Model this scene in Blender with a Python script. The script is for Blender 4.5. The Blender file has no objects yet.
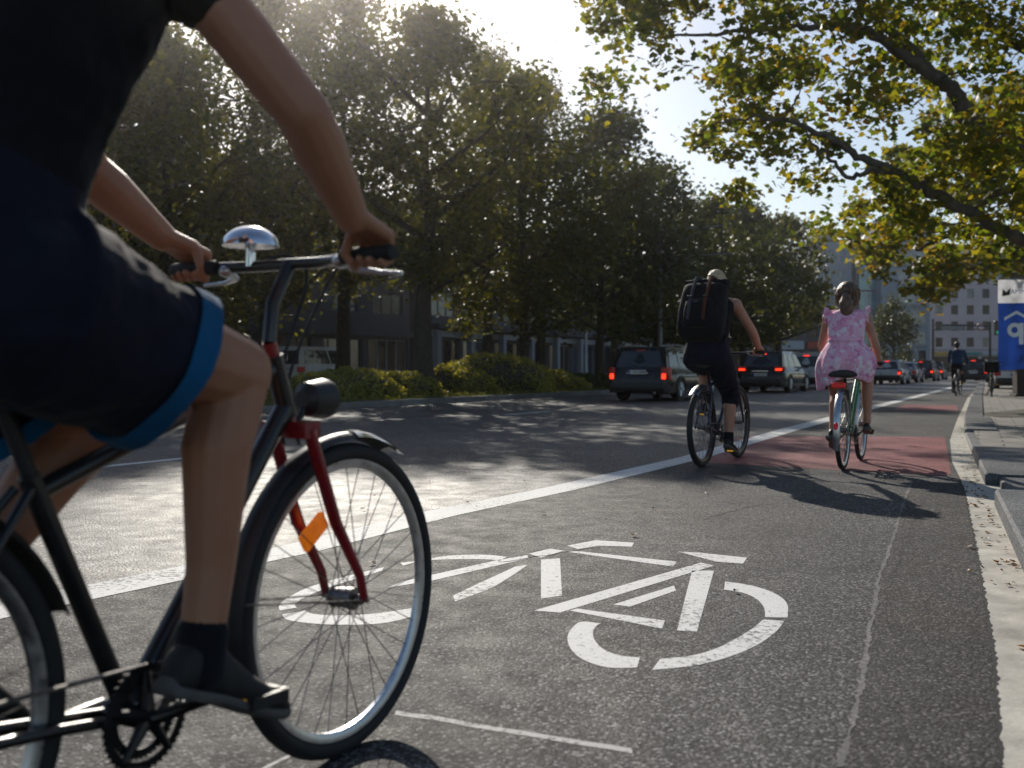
import bpy, bmesh, math, random
import numpy as np
from mathutils import Vector, Matrix
rnd = random.Random(11)
R = math.radians
scene = bpy.context.scene
COL = scene.collection
CAM_H = 0.885
HORIZON = 369.0


def ground(px, py, z=0.0):
    """Where the line of sight through a photo pixel meets the level z."""
    Y = 1000.0 * (CAM_H - z) / (py - HORIZON)
    return ((px - 512) / 1000.0 * Y, Y)


def at(px, py, Y):
    return Vector(((px - 512) / 1000.0 * Y, Y, CAM_H - (py - HORIZON) / 1000.0 * Y))


# ------------------------------------------------------------------ materials
def mat(name):
    m = bpy.data.materials.new(name)
    m.use_nodes = True
    nt = m.node_tree
    b = nt.nodes['Principled BSDF']
    return m, nt, b


def node(nt, t, **kw):
    n = nt.nodes.new(t)
    for k, v in kw.items():
        if k in n.inputs:
            n.inputs[k].default_value = v
        else:
            setattr(n, k, v)
    return n


def coords(nt, kind='Object'):
    return node(nt, 'ShaderNodeTexCoord').outputs[kind]


def noise(nt, vec, scale, detail=4, rough=0.55):
    n = node(nt, 'ShaderNodeTexNoise')
    n.inputs['Scale'].default_value = scale
    n.inputs['Detail'].default_value = detail
    n.inputs['Roughness'].default_value = rough
    nt.links.new(vec, n.inputs['Vector'])
    return n


def ramp(nt, fac, stops):
    r = node(nt, 'ShaderNodeValToRGB')
    e = r.color_ramp.elements
    while len(e) < len(stops):
        e.new(0.5)
    for el, (p, c) in zip(e, stops):
        el.position = p
        el.color = (c[0], c[1], c[2], 1) if not isinstance(c, (int, float)) else (c, c, c, 1)
    nt.links.new(fac, r.inputs['Fac'])
    return r.outputs['Color']


def mixc(nt, fac, a, b, blend='MIX'):
    m = node(nt, 'ShaderNodeMix', data_type='RGBA', blend_type=blend)
    for s, v in ((m.inputs[0], fac), (m.inputs[6], a), (m.inputs[7], b)):
        if hasattr(v, 'links') or isinstance(v, bpy.types.NodeSocket):
            nt.links.new(v, s)
        elif isinstance(v, (int, float)):
            s.default_value = v
        else:
            s.default_value = (v[0], v[1], v[2], 1)
    return m.outputs[2]


def bump(nt, b, height, strength=0.3, dist=0.01):
    n = node(nt, 'ShaderNodeBump')
    n.inputs['Strength'].default_value = strength
    n.inputs['Distance'].default_value = dist
    nt.links.new(height, n.inputs['Height'])
    nt.links.new(n.outputs['Normal'], b.inputs['Normal'])


def plain(name, col, rough=0.5, metal=0.0, var=0.15, vscale=8, bumps=0.0, spec=0.5, coat=0.0):
    """A colour broken up by a soft procedural noise, never quite uniform."""
    m, nt, b = mat(name)
    c = coords(nt)
    n = noise(nt, c, vscale, 5)
    lo = [x * (1 - var) for x in col]
    hi = [min(1, x * (1 + var)) for x in col]
    nt.links.new(ramp(nt, n.outputs['Fac'], [(0.3, lo), (0.7, hi)]), b.inputs['Base Color'])
    rr = ramp(nt, n.outputs['Fac'], [(0.25, max(0.02, rough - 0.08)), (0.75, min(1, rough + 0.1))])
    nt.links.new(rr, b.inputs['Roughness'])
    b.inputs['Metallic'].default_value = metal
    b.inputs['Specular IOR Level'].default_value = spec
    b.inputs['Coat Weight'].default_value = coat
    if bumps:
        n2 = noise(nt, c, vscale * 12, 4)
        bump(nt, b, n2.outputs['Fac'], bumps, 0.004)
    return m


def backlit(name, col, share=.45):
    """Thin cloth that lets light through."""
    m, nt, b = mat(name)
    n = noise(nt, coords(nt), 1.6, 4)
    c = ramp(nt, n.outputs['Fac'], [(.3, [x * .55 for x in col]), (.7, [min(1, x * 1.3) for x in col])])
    nt.links.new(c, b.inputs['Base Color'])
    b.inputs['Roughness'].default_value = .7
    t = node(nt, 'ShaderNodeBsdfTranslucent')
    nt.links.new(c, t.inputs['Color'])
    mx = node(nt, 'ShaderNodeMixShader')
    mx.inputs[0].default_value = share
    nt.links.new(b.outputs[0], mx.inputs[1])
    nt.links.new(t.outputs[0], mx.inputs[2])
    nt.links.new(mx.outputs[0], nt.nodes['Material Output'].inputs['Surface'])
    return m


def fabric(name, col, wscale=420, fold=7, foldh=0.012):
    m, nt, b = mat(name)
    c = coords(nt)
    n = noise(nt, c, 5, 5)
    nt.links.new(ramp(nt, n.outputs['Fac'], [(0.3, [x * .72 for x in col]), (0.7, [min(1, x * 1.2) for x in col])]), b.inputs['Base Color'])
    b.inputs['Roughness'].default_value = 0.88
    b.inputs['Sheen Weight'].default_value = 0.06
    b.inputs['Specular IOR Level'].default_value = 0.15
    b.inputs['Sheen Roughness'].default_value = 0.4
    w = noise(nt, c, wscale, 2)
    f = noise(nt, c, fold, 3)
    a = node(nt, 'ShaderNodeMath', operation='MULTIPLY_ADD')
    nt.links.new(w.outputs['Fac'], a.inputs[0])
    a.inputs[1].default_value = 0.06
    nt.links.new(f.outputs['Fac'], a.inputs[2])
    bump(nt, b, a.outputs[0], 0.9, foldh * 2)
    return m


def asphalt(name, lo, hi, stone=130, red=None, rough=0.62, spec=0.17):
    m, nt, b = mat(name)
    c = coords(nt)
    v = node(nt, 'ShaderNodeTexVoronoi')
    v.inputs['Scale'].default_value = stone
    nt.links.new(c, v.inputs['Vector'])
    fine = noise(nt, c, stone * 1.3, 4, 0.7)
    big = noise(nt, c, 0.55, 6, 0.6)
    mid = noise(nt, c, 6.0, 4, 0.6)
    sep = node(nt, 'ShaderNodeSeparateColor')
    nt.links.new(v.outputs['Color'], sep.inputs[0])
    grain = ramp(nt, sep.outputs[0], [(0.0, [x * .45 for x in lo]), (0.42, lo), (0.68, [(a + q) / 2 for a, q in zip(lo, hi)]), (0.86, hi), (1.0, [min(1, x * 2.2) for x in hi])])
    gap = ramp(nt, v.outputs['Distance'], [(0.35, (1, 1, 1)), (0.75, (.35, .35, .35))])
    grain = mixc(nt, 1.0, grain, gap, 'MULTIPLY')
    g2 = mixc(nt, 0.25, grain, ramp(nt, fine.outputs['Fac'], [(0.35, lo), (0.65, hi)]))
    g3 = mixc(nt, 0.9, g2, ramp(nt, big.outputs['Fac'], [(0.34, (.50, .50, .51)), (0.7, (1.18, 1.16, 1.12))]), 'MULTIPLY')
    g4 = mixc(nt, 0.5, g3, ramp(nt, mid.outputs['Fac'], [(0.3, (.7, .7, .7)), (0.7, (1.2, 1.2, 1.2))]), 'MULTIPLY')
    st_ = noise(nt, c, 0.9, 5, 0.6)
    g4 = mixc(nt, ramp(nt, st_.outputs['Fac'], [(0.56, 0.0), (0.72, 0.55)]), g4, mixc(nt, 1.0, g4, (1.35, .98, .78), 'MULTIPLY'))
    nt.links.new(g4, b.inputs['Base Color'])
    rr = ramp(nt, mid.outputs['Fac'], [(0.3, rough - .08), (0.7, rough + .1)])
    nt.links.new(rr, b.inputs['Roughness'])
    b.inputs['Specular IOR Level'].default_value = spec
    a = node(nt, 'ShaderNodeMath', operation='MULTIPLY_ADD')
    nt.links.new(v.outputs['Distance'], a.inputs[0])
    a.inputs[1].default_value = -1.0
    nt.links.new(fine.outputs['Fac'], a.inputs[2])
    bump(nt, b, a.outputs[0], 0.55, 0.005)
    return m


def paint(name, col, wear=0.5, under=(.06, .06, .06), stone=130):
    """Road paint that has worn through to the asphalt in places."""
    m, nt, b = mat(name)
    c = coords(nt)
    n1 = noise(nt, c, 38, 6, 0.75)
    n2 = noise(nt, c, 2.2, 4)
    fine = noise(nt, c, stone * 1.2, 3, 0.7)
    a = node(nt, 'ShaderNodeMath', operation='MULTIPLY_ADD')
    nt.links.new(n2.outputs['Fac'], a.inputs[0])
    a.inputs[1].default_value = 0.45
    nt.links.new(n1.outputs['Fac'], a.inputs[2])
    worn = ramp(nt, a.outputs[0], [(max(0.01, wear - .06), 0.0), (wear + .05, 1.0)])
    tone = ramp(nt, fine.outputs['Fac'], [(0.3, [x * .72 for x in col]), (0.62, col)])
    nt.links.new(mixc(nt, worn, under, tone), b.inputs['Base Color'])
    b.inputs['Roughness'].default_value = 0.75
    b.inputs['Specular IOR Level'].default_value = 0.4
    bump(nt, b, fine.outputs['Fac'], 0.3, 0.003)
    return m


def leafmat(name, cols, trans=0.5, gain=1.5):
    m = bpy.data.materials.new(name)
    m.use_nodes = True
    nt = m.node_tree
    nt.nodes.clear()
    out = node(nt, 'ShaderNodeOutputMaterial')
    g = node(nt, 'ShaderNodeNewGeometry')
    st = [(i / max(1, len(cols) - 1), [x * gain for x in c]) for i, c in enumerate(cols)]
    col = ramp(nt, g.outputs['Random Per Island'], st)
    n = noise(nt, coords(nt), 0.7, 3)
    col = mixc(nt, 0.75, col, ramp(nt, n.outputs['Fac'], [(0.3, (.6, .62, .6)), (0.7, (1.3, 1.25, 1.1))]), 'MULTIPLY')
    p = node(nt, 'ShaderNodeBsdfPrincipled')
    nt.links.new(col, p.inputs['Base Color'])
    p.inputs['Roughness'].default_value = 0.5
    p.inputs['Specular IOR Level'].default_value = 0.35
    t = node(nt, 'ShaderNodeBsdfTranslucent')
    tc = mixc(nt, 1.0, col, (1.9, 1.7, 0.55), 'MULTIPLY')
    nt.links.new(tc, t.inputs['Color'])
    mx = node(nt, 'ShaderNodeMixShader')
    mx.inputs[0].default_value = trans
    nt.links.new(p.outputs[0], mx.inputs[1])
    nt.links.new(t.outputs[0], mx.inputs[2])
    nt.links.new(mx.outputs[0], out.inputs['Surface'])
    return m


def glassmat(name, tint, rough=0.03, alpha_mix=None):
    m, nt, b = mat(name)
    n = noise(nt, coords(nt), 0.8, 3)
    nt.links.new(ramp(nt, n.outputs['Fac'], [(0.35, [x * .6 for x in tint]), (0.65, tint)]), b.inputs['Base Color'])
    b.inputs['Roughness'].default_value = rough
    b.inputs['Specular IOR Level'].default_value = 0.9 if alpha_mix is None else alpha_mix
    return m


def lamp_mat(name, col, strength):
    m, nt, b = mat(name)
    n = noise(nt, coords(nt), 60, 2)
    c = ramp(nt, n.outputs['Fac'], [(0.3, [x * .75 for x in col]), (0.7, col)])
    nt.links.new(c, b.inputs['Base Color'])
    nt.links.new(c, b.inputs['Emission Color'])
    b.inputs['Emission Strength'].default_value = strength
    b.inputs['Roughness'].default_value = 0.25
    return m


def skinmat(name, col):
    m, nt, b = mat(name)
    c = coords(nt)
    n = noise(nt, c, 14, 5)
    f = noise(nt, c, 260, 3)
    a = mixc(nt, 0.3, ramp(nt, n.outputs['Fac'], [(0.3, [col[0] * .86, col[1] * .78, col[2] * .74]), (0.7, col)]),
             ramp(nt, f.outputs['Fac'], [(0.3, [x * .7 for x in col]), (0.7, col)]))
    nt.links.new(a, b.inputs['Base Color'])
    b.inputs['Roughness'].default_value = 0.5
    b.inputs['Subsurface Weight'].default_value = 0.12
    b.inputs['Subsurface Radius'].default_value = (0.02, 0.008, 0.004)
    bump(nt, b, f.outputs['Fac'], 0.25, 0.002)
    return m


def floral(name):
    m, nt, b = mat(name)
    c = coords(nt)
    w = noise(nt, c, 9, 3)
    v = node(nt, 'ShaderNodeTexVoronoi')
    v.inputs['Scale'].default_value = 30
    nt.links.new(mixc(nt, 0.12, c, w.outputs['Color']), v.inputs['Vector'])
    sep = node(nt, 'ShaderNodeSeparateColor')
    nt.links.new(v.outputs['Color'], sep.inputs[0])
    petals = ramp(nt, sep.outputs[0], [(0.0, (.80, .24, .42)), (0.3, (.86, .40, .55)), (0.5, (.84, .50, .62)), (0.72, (.86, .82, .86)), (0.85, (.82, .36, .52)), (1.0, (.62, .16, .36))])
    n = noise(nt, c, 48, 4)
    col = mixc(nt, ramp(nt, n.outputs['Fac'], [(0.45, 0.0), (0.62, 0.6)]), petals, (.84, .54, .66))
    nt.links.new(col, b.inputs['Base Color'])
    b.inputs['Roughness'].default_value = 0.85
    f = noise(nt, c, 8, 3)
    bump(nt, b, f.outputs['Fac'], 0.7, 0.02)
    return m


# ------------------------------------------------------------------ mesh builder
class MB:
    def __init__(s):
        s.v, s.f, s.m, s.mi = [], [], [], 0

    def add(s, vs, fs):
        o = len(s.v)
        s.v += [tuple(v) for v in vs]
        s.f += [tuple(i + o for i in f) for f in fs]
        s.m += [s.mi] * len(fs)
        return s

    def box(s, c, size, rot=None):
        hx, hy, hz = size[0] / 2, size[1] / 2, size[2] / 2
        vs = [Vector((x * hx, y * hy, z * hz)) for x in (-1, 1) for y in (-1, 1) for z in (-1, 1)]
        if rot is not None:
            vs = [rot @ v for v in vs]
        c = Vector(c)
        return s.add([v + c for v in vs], [(0, 1, 3, 2), (4, 6, 7, 5), (0, 4, 5, 1), (2, 3, 7, 6), (0, 2, 6, 4), (1, 5, 7, 3)])

    def tube(s, pts, rad, n=10, closed=False, cap=True, up=None, flat=1.0):
        pts = [Vector(p) for p in pts]
        k = len(pts)
        if isinstance(rad, (int, float)):
            rad = [rad] * k
        vs, fs = [], []
        ref = None
        for i, p in enumerate(pts):
            if closed:
                t = pts[(i + 1) % k] - pts[i - 1]
            else:
                t = pts[min(i + 1, k - 1)] - pts[max(i - 1, 0)]
            if t.length < 1e-9:
                t = Vector((0, 0, 1))
            t.normalize()
            if ref is None:
                ref = Vector(up) if up else (Vector((0, 0, 1)) if abs(t.z) < 0.9 else Vector((1, 0, 0)))
            a = ref - t * ref.dot(t)
            if a.length < 1e-6:
                a = t.orthogonal()
            a.normalize()
            b = t.cross(a)
            ref = a
            for j in range(n):
                q = 2 * math.pi * j / n
                vs.append(p + (a * math.cos(q) * flat + b * math.sin(q)) * rad[i])
        m = k if closed else k - 1
        for i in range(m):
            for j in range(n):
                i2, j2 = (i + 1) % k, (j + 1) % n
                fs.append((i * n + j, i * n + j2, i2 * n + j2, i2 * n + j))
        if cap and not closed:
            fs.append(tuple(range(n - 1, -1, -1)))
            fs.append(tuple((k - 1) * n + j for j in range(n)))
        return s.add(vs, fs)

    def ell(s, c, r, rot=None, nu=16, nv=10):
        if isinstance(r, (int, float)):
            r = (r, r, r)
        vs = [Vector((0, 0, r[2]))]
        for i in range(1, nv):
            th = math.pi * i / nv
            for j in range(nu):
                q = 2 * math.pi * j / nu
                vs.append(Vector((r[0] * math.sin(th) * math.cos(q), r[1] * math.sin(th) * math.sin(q), r[2] * math.cos(th))))
        vs.append(Vector((0, 0, -r[2])))
        if rot is not None:
            vs = [rot @ v for v in vs]
        c = Vector(c)
        vs = [v + c for v in vs]
        fs = [(0, 1 + j, 1 + (j + 1) % nu) for j in range(nu)]
        for i in range(nv - 2):
            for j in range(nu):
                a, b = 1 + i * nu + j, 1 + i * nu + (j + 1) % nu
                fs.append((a, a + nu, b + nu, b))
        L = len(vs) - 1
        o = 1 + (nv - 2) * nu
        fs += [(L, o + (j + 1) % nu, o + j) for j in range(nu)]
        return s.add(vs, fs)

    def cone(s, p0, p1, r0, r1, n=14):
        """A limb: tapered capsule."""
        p0, p1 = Vector(p0), Vector(p1)
        d = (p1 - p0)
        L = d.length
        d.normalize()
        pts, rr = [], []
        for a in (80, 55, 30, 10):
            pts.append(p0 - d * r0 * math.sin(R(a)))
            rr.append(r0 * math.cos(R(a)))
        for k in range(0, 5):
            t = k / 4
            pts.append(p0.lerp(p1, t))
            rr.append(r0 + (r1 - r0) * t)
        for a in (10, 30, 55, 80):
            pts.append(p1 + d * r1 * math.sin(R(a)))
            rr.append(r1 * math.cos(R(a)))
        return s.tube(pts, rr, n)

    def loft(s, rings, cap=True, closed=False):
        n = len(rings[0])
        vs = [v for r in rings for v in r]
        fs = []
        for i in range(len(rings) - (0 if closed else 1)):
            i2 = (i + 1) % len(rings)
            for j in range(n):
                j2 = (j + 1) % n
                fs.append((i * n + j, i * n + j2, i2 * n + j2, i2 * n + j))
        if cap and not closed:
            fs.append(tuple(range(n - 1, -1, -1)))
            fs.append(tuple((len(rings) - 1) * n + j for j in range(n)))
        return s.add(vs, fs)

    def prism(s, poly, z0, z1, M=None):
        n = len(poly)
        vs = [Vector((p[0], p[1], z0)) for p in poly] + [Vector((p[0], p[1], z1)) for p in poly]
        if M is not None:
            vs = [M @ v for v in vs]
        fs = [tuple(range(n - 1, -1, -1)), tuple(range(n, 2 * n))] + [(j, (j + 1) % n, n + (j + 1) % n, n + j) for j in range(n)]
        return s.add(vs, fs)

    def sheet(s, poly, z):
        return s.add([(p[0], p[1], z) for p in poly], [tuple(range(len(poly)))])

    def strip(s, a, b, z):
        """Quads between two polylines of equal length."""
        n = len(a)
        return s.add([(p[0], p[1], z) for p in a] + [(p[0], p[1], z) for p in b], [(i, n + i, n + i + 1, i + 1) for i in range(n - 1)])

    def torus(s, c, axis, Rm, r, n=48, m=10, a0=0.0, a1=None, ry=None):
        """Ring round an axis ('y' here means the wheel axis)."""
        pts = []
        full = a1 is None
        k = n
        for i in range(k if full else k + 1):
            q = (2 * math.pi * i / k) if full else a0 + (a1 - a0) * i / k
            pts.append(Vector(c) + Vector((math.cos(q) * Rm, 0, math.sin(q) * Rm)))
        return s.tube(pts, r, m, closed=full, up=(0, 1, 0), flat=ry or 1.0)

    def build(s, name, mats, parent=None, smooth=40, bevel=0.0, loc=None, rotz=None, fix=True):
        me = bpy.data.meshes.new(name)
        me.from_pydata(s.v, [], s.f)
        if not isinstance(mats, (list, tuple)):
            mats = [mats]
        for m in mats:
            me.materials.append(m)
        if len(mats) > 1:
            me.polygons.foreach_set('material_index', s.m)
        if fix:
            bm = bmesh.new()
            bm.from_mesh(me)
            bmesh.ops.recalc_face_normals(bm, faces=bm.faces)
            bm.to_mesh(me)
            bm.free()
        if smooth:
            me.polygons.foreach_set('use_smooth', [True] * len(me.polygons))
            me.set_sharp_from_angle(angle=R(smooth))
        o = bpy.data.objects.new(name, me)
        COL.objects.link(o)
        if parent:
            o.parent = parent
        if loc is not None:
            o.location = loc
        if rotz is not None:
            o.rotation_euler = (0, 0, rotz)
        if bevel:
            md = o.modifiers.new('edge', 'BEVEL')
            md.width = bevel
            md.segments = 2
            md.limit_method = 'ANGLE'
            md.angle_limit = R(35)
        return o


def fuse(mb, name, mats, parent, voxel, smooth_it=6, factor=0.5, folds=0.0):
    """Union of overlapping closed shapes as one continuous surface."""
    o = mb.build(name + '_raw', mats[0] if isinstance(mats, (list, tuple)) else mats, None, smooth=0)
    rm = o.modifiers.new('r', 'REMESH')
    rm.mode = 'VOXEL'
    rm.voxel_size = voxel
    rm.use_smooth_shade = True
    sm = o.modifiers.new('s', 'SMOOTH')
    sm.factor = factor
    sm.iterations = smooth_it
    dg = bpy.context.evaluated_depsgraph_get()
    dg.update()
    me = bpy.data.meshes.new_from_object(o.evaluated_get(dg))
    me.name = name
    bpy.data.objects.remove(o)
    n = bpy.data.objects.new(name, me)
    COL.objects.link(n)
    me.materials.clear()
    for m in (mats if isinstance(mats, (list, tuple)) else [mats]):
        me.materials.append(m)
    if folds:
        # creases: ridged noise, long across the body and short along it
        from mathutils import noise as mn
        nv = len(me.vertices)
        nr = np.zeros(nv * 3)
        me.vertices.foreach_get('normal', nr)
        nr = nr.reshape(-1, 3)
        co = np.zeros(nv * 3)
        me.vertices.foreach_get('co', co)
        co = co.reshape(-1, 3)
        for i in range(nv):
            x, y, z = co[i]
            p_ = Vector((x * 7 + z * 5, y * 4.5, z * 13 - x * 8))
            r_ = 1 - abs(mn.noise(p_)) * 2.2
            r2_ = 1 - abs(mn.noise(p_ * 2.3 + Vector((3, 7, 1)))) * 2
            co[i] += nr[i] * folds * (r_ * .8 + r2_ * .35 - .35)
        me.vertices.foreach_set('co', co.ravel())
        me.update()
    me.polygons.foreach_set('use_smooth', [True] * len(me.polygons))
    if parent:
        n.parent = parent
    return n


def thing(name, label, cat, loc=(0, 0, 0), rotz=0.0, group=None):
    o = bpy.data.objects.new(name, None)
    o.empty_display_size = 0.2
    COL.objects.link(o)
    o.location = loc
    o.rotation_euler = (0, 0, rotz)
    o['label'] = label
    o['category'] = cat
    if group:
        o['group'] = group
    return o


def sub(name, parent):
    o = bpy.data.objects.new(name, None)
    COL.objects.link(o)
    o.parent = parent
    return o


def tag(o, label, cat, group=None, kind=None):
    o['label'] = label
    o['category'] = cat
    if group:
        o['group'] = group
    if kind:
        o['kind'] = kind
    return o


def struct(o):
    o['kind'] = 'structure'
    return o


def copy_tree(o, parent=None):
    c = o.copy()
    COL.objects.link(c)
    c.parent = parent
    for ch in list(o.children):
        copy_tree(ch, c)
    return c


def text_obj(name, body, size, M, material, parent, extrude=0.002):
    cu = bpy.data.curves.new(name, 'FONT')
    cu.body = body
    cu.size = size
    cu.align_x = 'CENTER'
    cu.align_y = 'CENTER'
    cu.extrude = extrude
    t = bpy.data.objects.new(name + '_t', cu)
    COL.objects.link(t)
    dg = bpy.context.evaluated_depsgraph_get()
    dg.update()
    me = bpy.data.meshes.new_from_object(t.evaluated_get(dg))
    bpy.data.objects.remove(t)
    me.transform(M)
    me.name = name
    me.materials.clear()
    me.materials.append(material)
    o = bpy.data.objects.new(name, me)
    COL.objects.link(o)
    o.parent = parent
    return o


def catmull(pts, n=8):
    pts = [Vector(p) for p in pts]
    out = []
    for i in range(len(pts) - 1):
        p0, p1, p2, p3 = pts[max(i - 1, 0)], pts[i], pts[i + 1], pts[min(i + 2, len(pts) - 1)]
        for k in range(n):
            t = k / n
            out.append(0.5 * ((2 * p1) + (p2 - p0) * t + (2 * p0 - 5 * p1 + 4 * p2 - p3) * t * t + (3 * p1 - p0 - 3 * p2 + p3) * t ** 3))
    out.append(pts[-1])
    return out


# ------------------------------------------------------------------ material set
M_ASPH = asphalt('road asphalt', (.013, .0135, .015), (.235, .232, .226), 112, rough=.72)
M_ROAD = asphalt('worn road asphalt', (.020, .020, .022), (.25, .245, .235), 80, rough=.60, spec=.27)
M_PATCH = asphalt('newer asphalt', (.024, .023, .022), (.165, .158, .15), 120, rough=.75)
M_RED = asphalt('red lane surface', (.27, .085, .09), (.48, .19, .195), 150)
M_CONC = plain('gutter concrete', (.44, .41, .35), .85, var=.38, vscale=5, bumps=.6)
M_KERB = asphalt('granite kerb', (.14, .145, .155), (.27, .28, .29), 150, rough=.75)
M_PALEKERB = asphalt('pale kerb stone', (.24, .245, .25), (.38, .38, .38), 150, rough=.75)
M_PAINT = paint('white road paint', (.74, .73, .70), wear=.63)
M_PAINT2 = paint('faded road paint', (.50, .49, .47), wear=.64)
M_SEAM = paint('pale joint dust', (.20, .19, .175), wear=.76, under=(.085, .083, .08))
M_CRACK = plain('dark crack', (.012, .012, .012), .9, var=.3, vscale=40)
M_BARK = plain('plane bark', (.10, .085, .065), .85, var=.55, vscale=5, bumps=.8)
M_BARKD = plain('dark bark', (.045, .038, .03), .9, var=.5, vscale=6, bumps=.9)
M_LEAFP = leafmat('plane leaves', [(.030, .052, .012), (.055, .078, .014), (.085, .092, .014), (.115, .098, .014), (.05, .072, .012)], .56, 2.0)
M_LEAFY = leafmat('autumn plane leaves', [(.07, .075, .012), (.13, .10, .012), (.17, .10, .012), (.06, .068, .012)], .55, 1.8)
M_LEAFD = leafmat('dark leaves', [(.020, .031, .013), (.035, .048, .017), (.054, .060, .019), (.027, .038, .015)], .38)
M_LEAFM = leafmat('street tree leaves', [(.028, .040, .013), (.052, .060, .017), (.085, .082, .020), (.038, .046, .015)], .45)
M_BUSH = leafmat('hedge leaves', [(.040, .046, .017), (.068, .070, .022), (.11, .098, .034), (.056, .058, .022)], .5, 3.4)  # high gain puts the sunlight blocked by the trees into the leaf colour
M_GRASS = leafmat('grass', [(.04, .055, .015), (.07, .08, .02), (.12, .11, .04)], .4, 1.8)
M_SOIL = plain('verge soil', (.055, .05, .03), .95, var=.5, vscale=3, bumps=.6)
M_DEADLEAF = leafmat('fallen leaves', [(.16, .08, .035), (.24, .13, .05), (.10, .05, .025), (.30, .20, .07)], .2, .9)
M_SKIN = skinmat('tanned skin', (.42, .19, .105))
M_SKIN2 = skinmat('light skin', (.52, .27, .175))
M_BLACKCLOTH = fabric('black cotton', (.007, .007, .009))
M_NAVYCLOTH = fabric('dark navy shorts', (.010, .011, .020))
M_BLUECLOTH = fabric('blue hem', (.004, .085, .20))
M_PLUM = fabric('dark navy trousers', (.011, .011, .021))
M_PACK = fabric('black pack cloth', (.010, .010, .012), 300)
M_STRAP = fabric('grey webbing', (.06, .06, .065), 500)
M_REDSTRAP = fabric('rust strap', (.10, .03, .02), 500)
M_DRESS = floral('pink floral cotton')
M_DENIM = fabric('blue shirt', (.03, .06, .12))
M_HAIRB = plain('brown hair', (.125, .068, .036), .42, var=.8, vscale=26, bumps=.8)
M_HAIRG = plain('fair hair', (.50, .37, .22), .5, var=.4, vscale=40, bumps=.8)
M_HAIRD = plain('dark hair', (.02, .015, .012), .5, var=.5, vscale=40, bumps=.8)
M_EYE = plain('eye white', (.7, .68, .65), .2, var=.05)
M_SHOE = plain('dark suede', (.022, .021, .02), .75, var=.4, vscale=30, bumps=.3)
M_SOLE = plain('shoe sole', (.085, .08, .075), .7, var=.2, vscale=20)
M_SOCK = fabric('black sock', (.012, .013, .018), 600)
M_BOOT = plain('dark leather', (.02, .014, .012), .45, var=.3, vscale=20)
M_RUBBER = plain('tyre rubber', (.014, .014, .015), .72, var=.3, vscale=60, bumps=.25)
M_BLACKMET = plain('black paint metal', (.012, .012, .013), .32, 0.0, var=.25, vscale=20, coat=.3)
M_DARKPLAS = plain('dark plastic', (.014, .014, .015), .5, var=.25, vscale=30, bumps=.1)
M_CHROME = plain('chrome', (.78, .79, .82), .12, 1.0, var=.08, vscale=30)
M_ALU = plain('brushed aluminium', (.55, .56, .58), .32, 1.0, var=.15, vscale=40)
M_STEEL = plain('worn steel', (.22, .21, .20), .42, 1.0, var=.4, vscale=60)
M_REDP = plain('red frame paint', (.25, .012, .018), .3, var=.2, coat=.5)
M_GREENP = plain('green frame paint', (.012, .16, .055), .3, var=.2, coat=.5)
M_BLUEP = plain('blue frame paint', (.012, .025, .06), .3, var=.2, coat=.5)
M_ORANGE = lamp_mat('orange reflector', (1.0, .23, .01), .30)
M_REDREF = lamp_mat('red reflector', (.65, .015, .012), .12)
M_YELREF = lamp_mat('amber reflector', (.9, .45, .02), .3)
M_LENS = glassmat('lamp lens', (.5, .52, .55))
M_BRAKE = lamp_mat('lit brake light', (1.0, .035, .01), 3.0)
M_TAIL = lamp_mat('tail light', (.30, .012, .01), .08)
M_CARGLASS = glassmat('car glass', (.02, .024, .028), .03)
M_PLATE = plain('plate white', (.62, .62, .6), .4, var=.05)
M_INK = plain('black ink', (.01, .01, .01), .5, var=.1)
M_EUBLUE = plain('plate blue', (.01, .05, .35), .4, var=.1)
M_WHITE = plain('white paint', (.62, .62, .62), .5, var=.1, vscale=2)
M_POLE = plain('dark pole paint', (.03, .033, .036), .5, var=.3, vscale=6)
M_ZINC = plain('galvanised pole', (.20, .21, .22), .5, .6, var=.25, vscale=5)


def carpaint(name, col, metal=0.4):
    return plain(name, col, .25, metal, var=.05, vscale=3, coat=.35, spec=.35)
# ------------------------------------------------------------------ the setting: ground
PHI = R(28.5)
U = Vector((math.sin(PHI), math.cos(PHI), 0))        # along the street
V = Vector((math.cos(PHI), -math.sin(PHI), 0))       # across it, to the kerb side


def uv(s, v, z=0.0):
    p = U * s + V * v
    return Vector((p.x, p.y, z))


def grid_sheet(x0, x1, y0, y1, nx, ny, z):
    m = MB()
    vs = [(x0 + (x1 - x0) * i / nx, y0 + (y1 - y0) * j / ny, z) for j in range(ny + 1) for i in range(nx + 1)]
    fs = [(j * (nx + 1) + i, j * (nx + 1) + i + 1, (j + 1) * (nx + 1) + i + 1, (j + 1) * (nx + 1) + i) for j in range(ny) for i in range(nx)]
    return m.add(vs, fs)


struct(grid_sheet(-300, 400, -60, 700, 10, 10, 0.0).build('road', M_ROAD, smooth=0))


def gpoly(pts, dense=1):
    return [ground(*p) for p in pts]


def wobble(pl, step, amp, seed):
    """A polyline resampled at even steps with a small irregular sideways offset."""
    r = random.Random(seed)
    pl = [Vector((p[0], p[1])) for p in pl]
    out = []
    for a, b in zip(pl, pl[1:]):
        n = max(1, int((b - a).length / step))
        d = (b - a).normalized()
        w = Vector((d.y, -d.x))
        for k in range(n):
            out.append(a.lerp(b, k / n) + w * r.uniform(-amp, amp))
    out.append(pl[-1])
    return out


# joints in the kerb line; the gutter's left edge is ragged, its right edge runs under the kerb
gut_l = [(1.30, 1.0), ground(1000, 768), ground(993, 650), ground(976, 550), ground(966, 500), ground(961, 480)]
gut_l2 = [ground(961, 480), ground(952, 462), ground(950, 440), ground(957, 420), ground(968, 397), ground(986, 383)]


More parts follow.
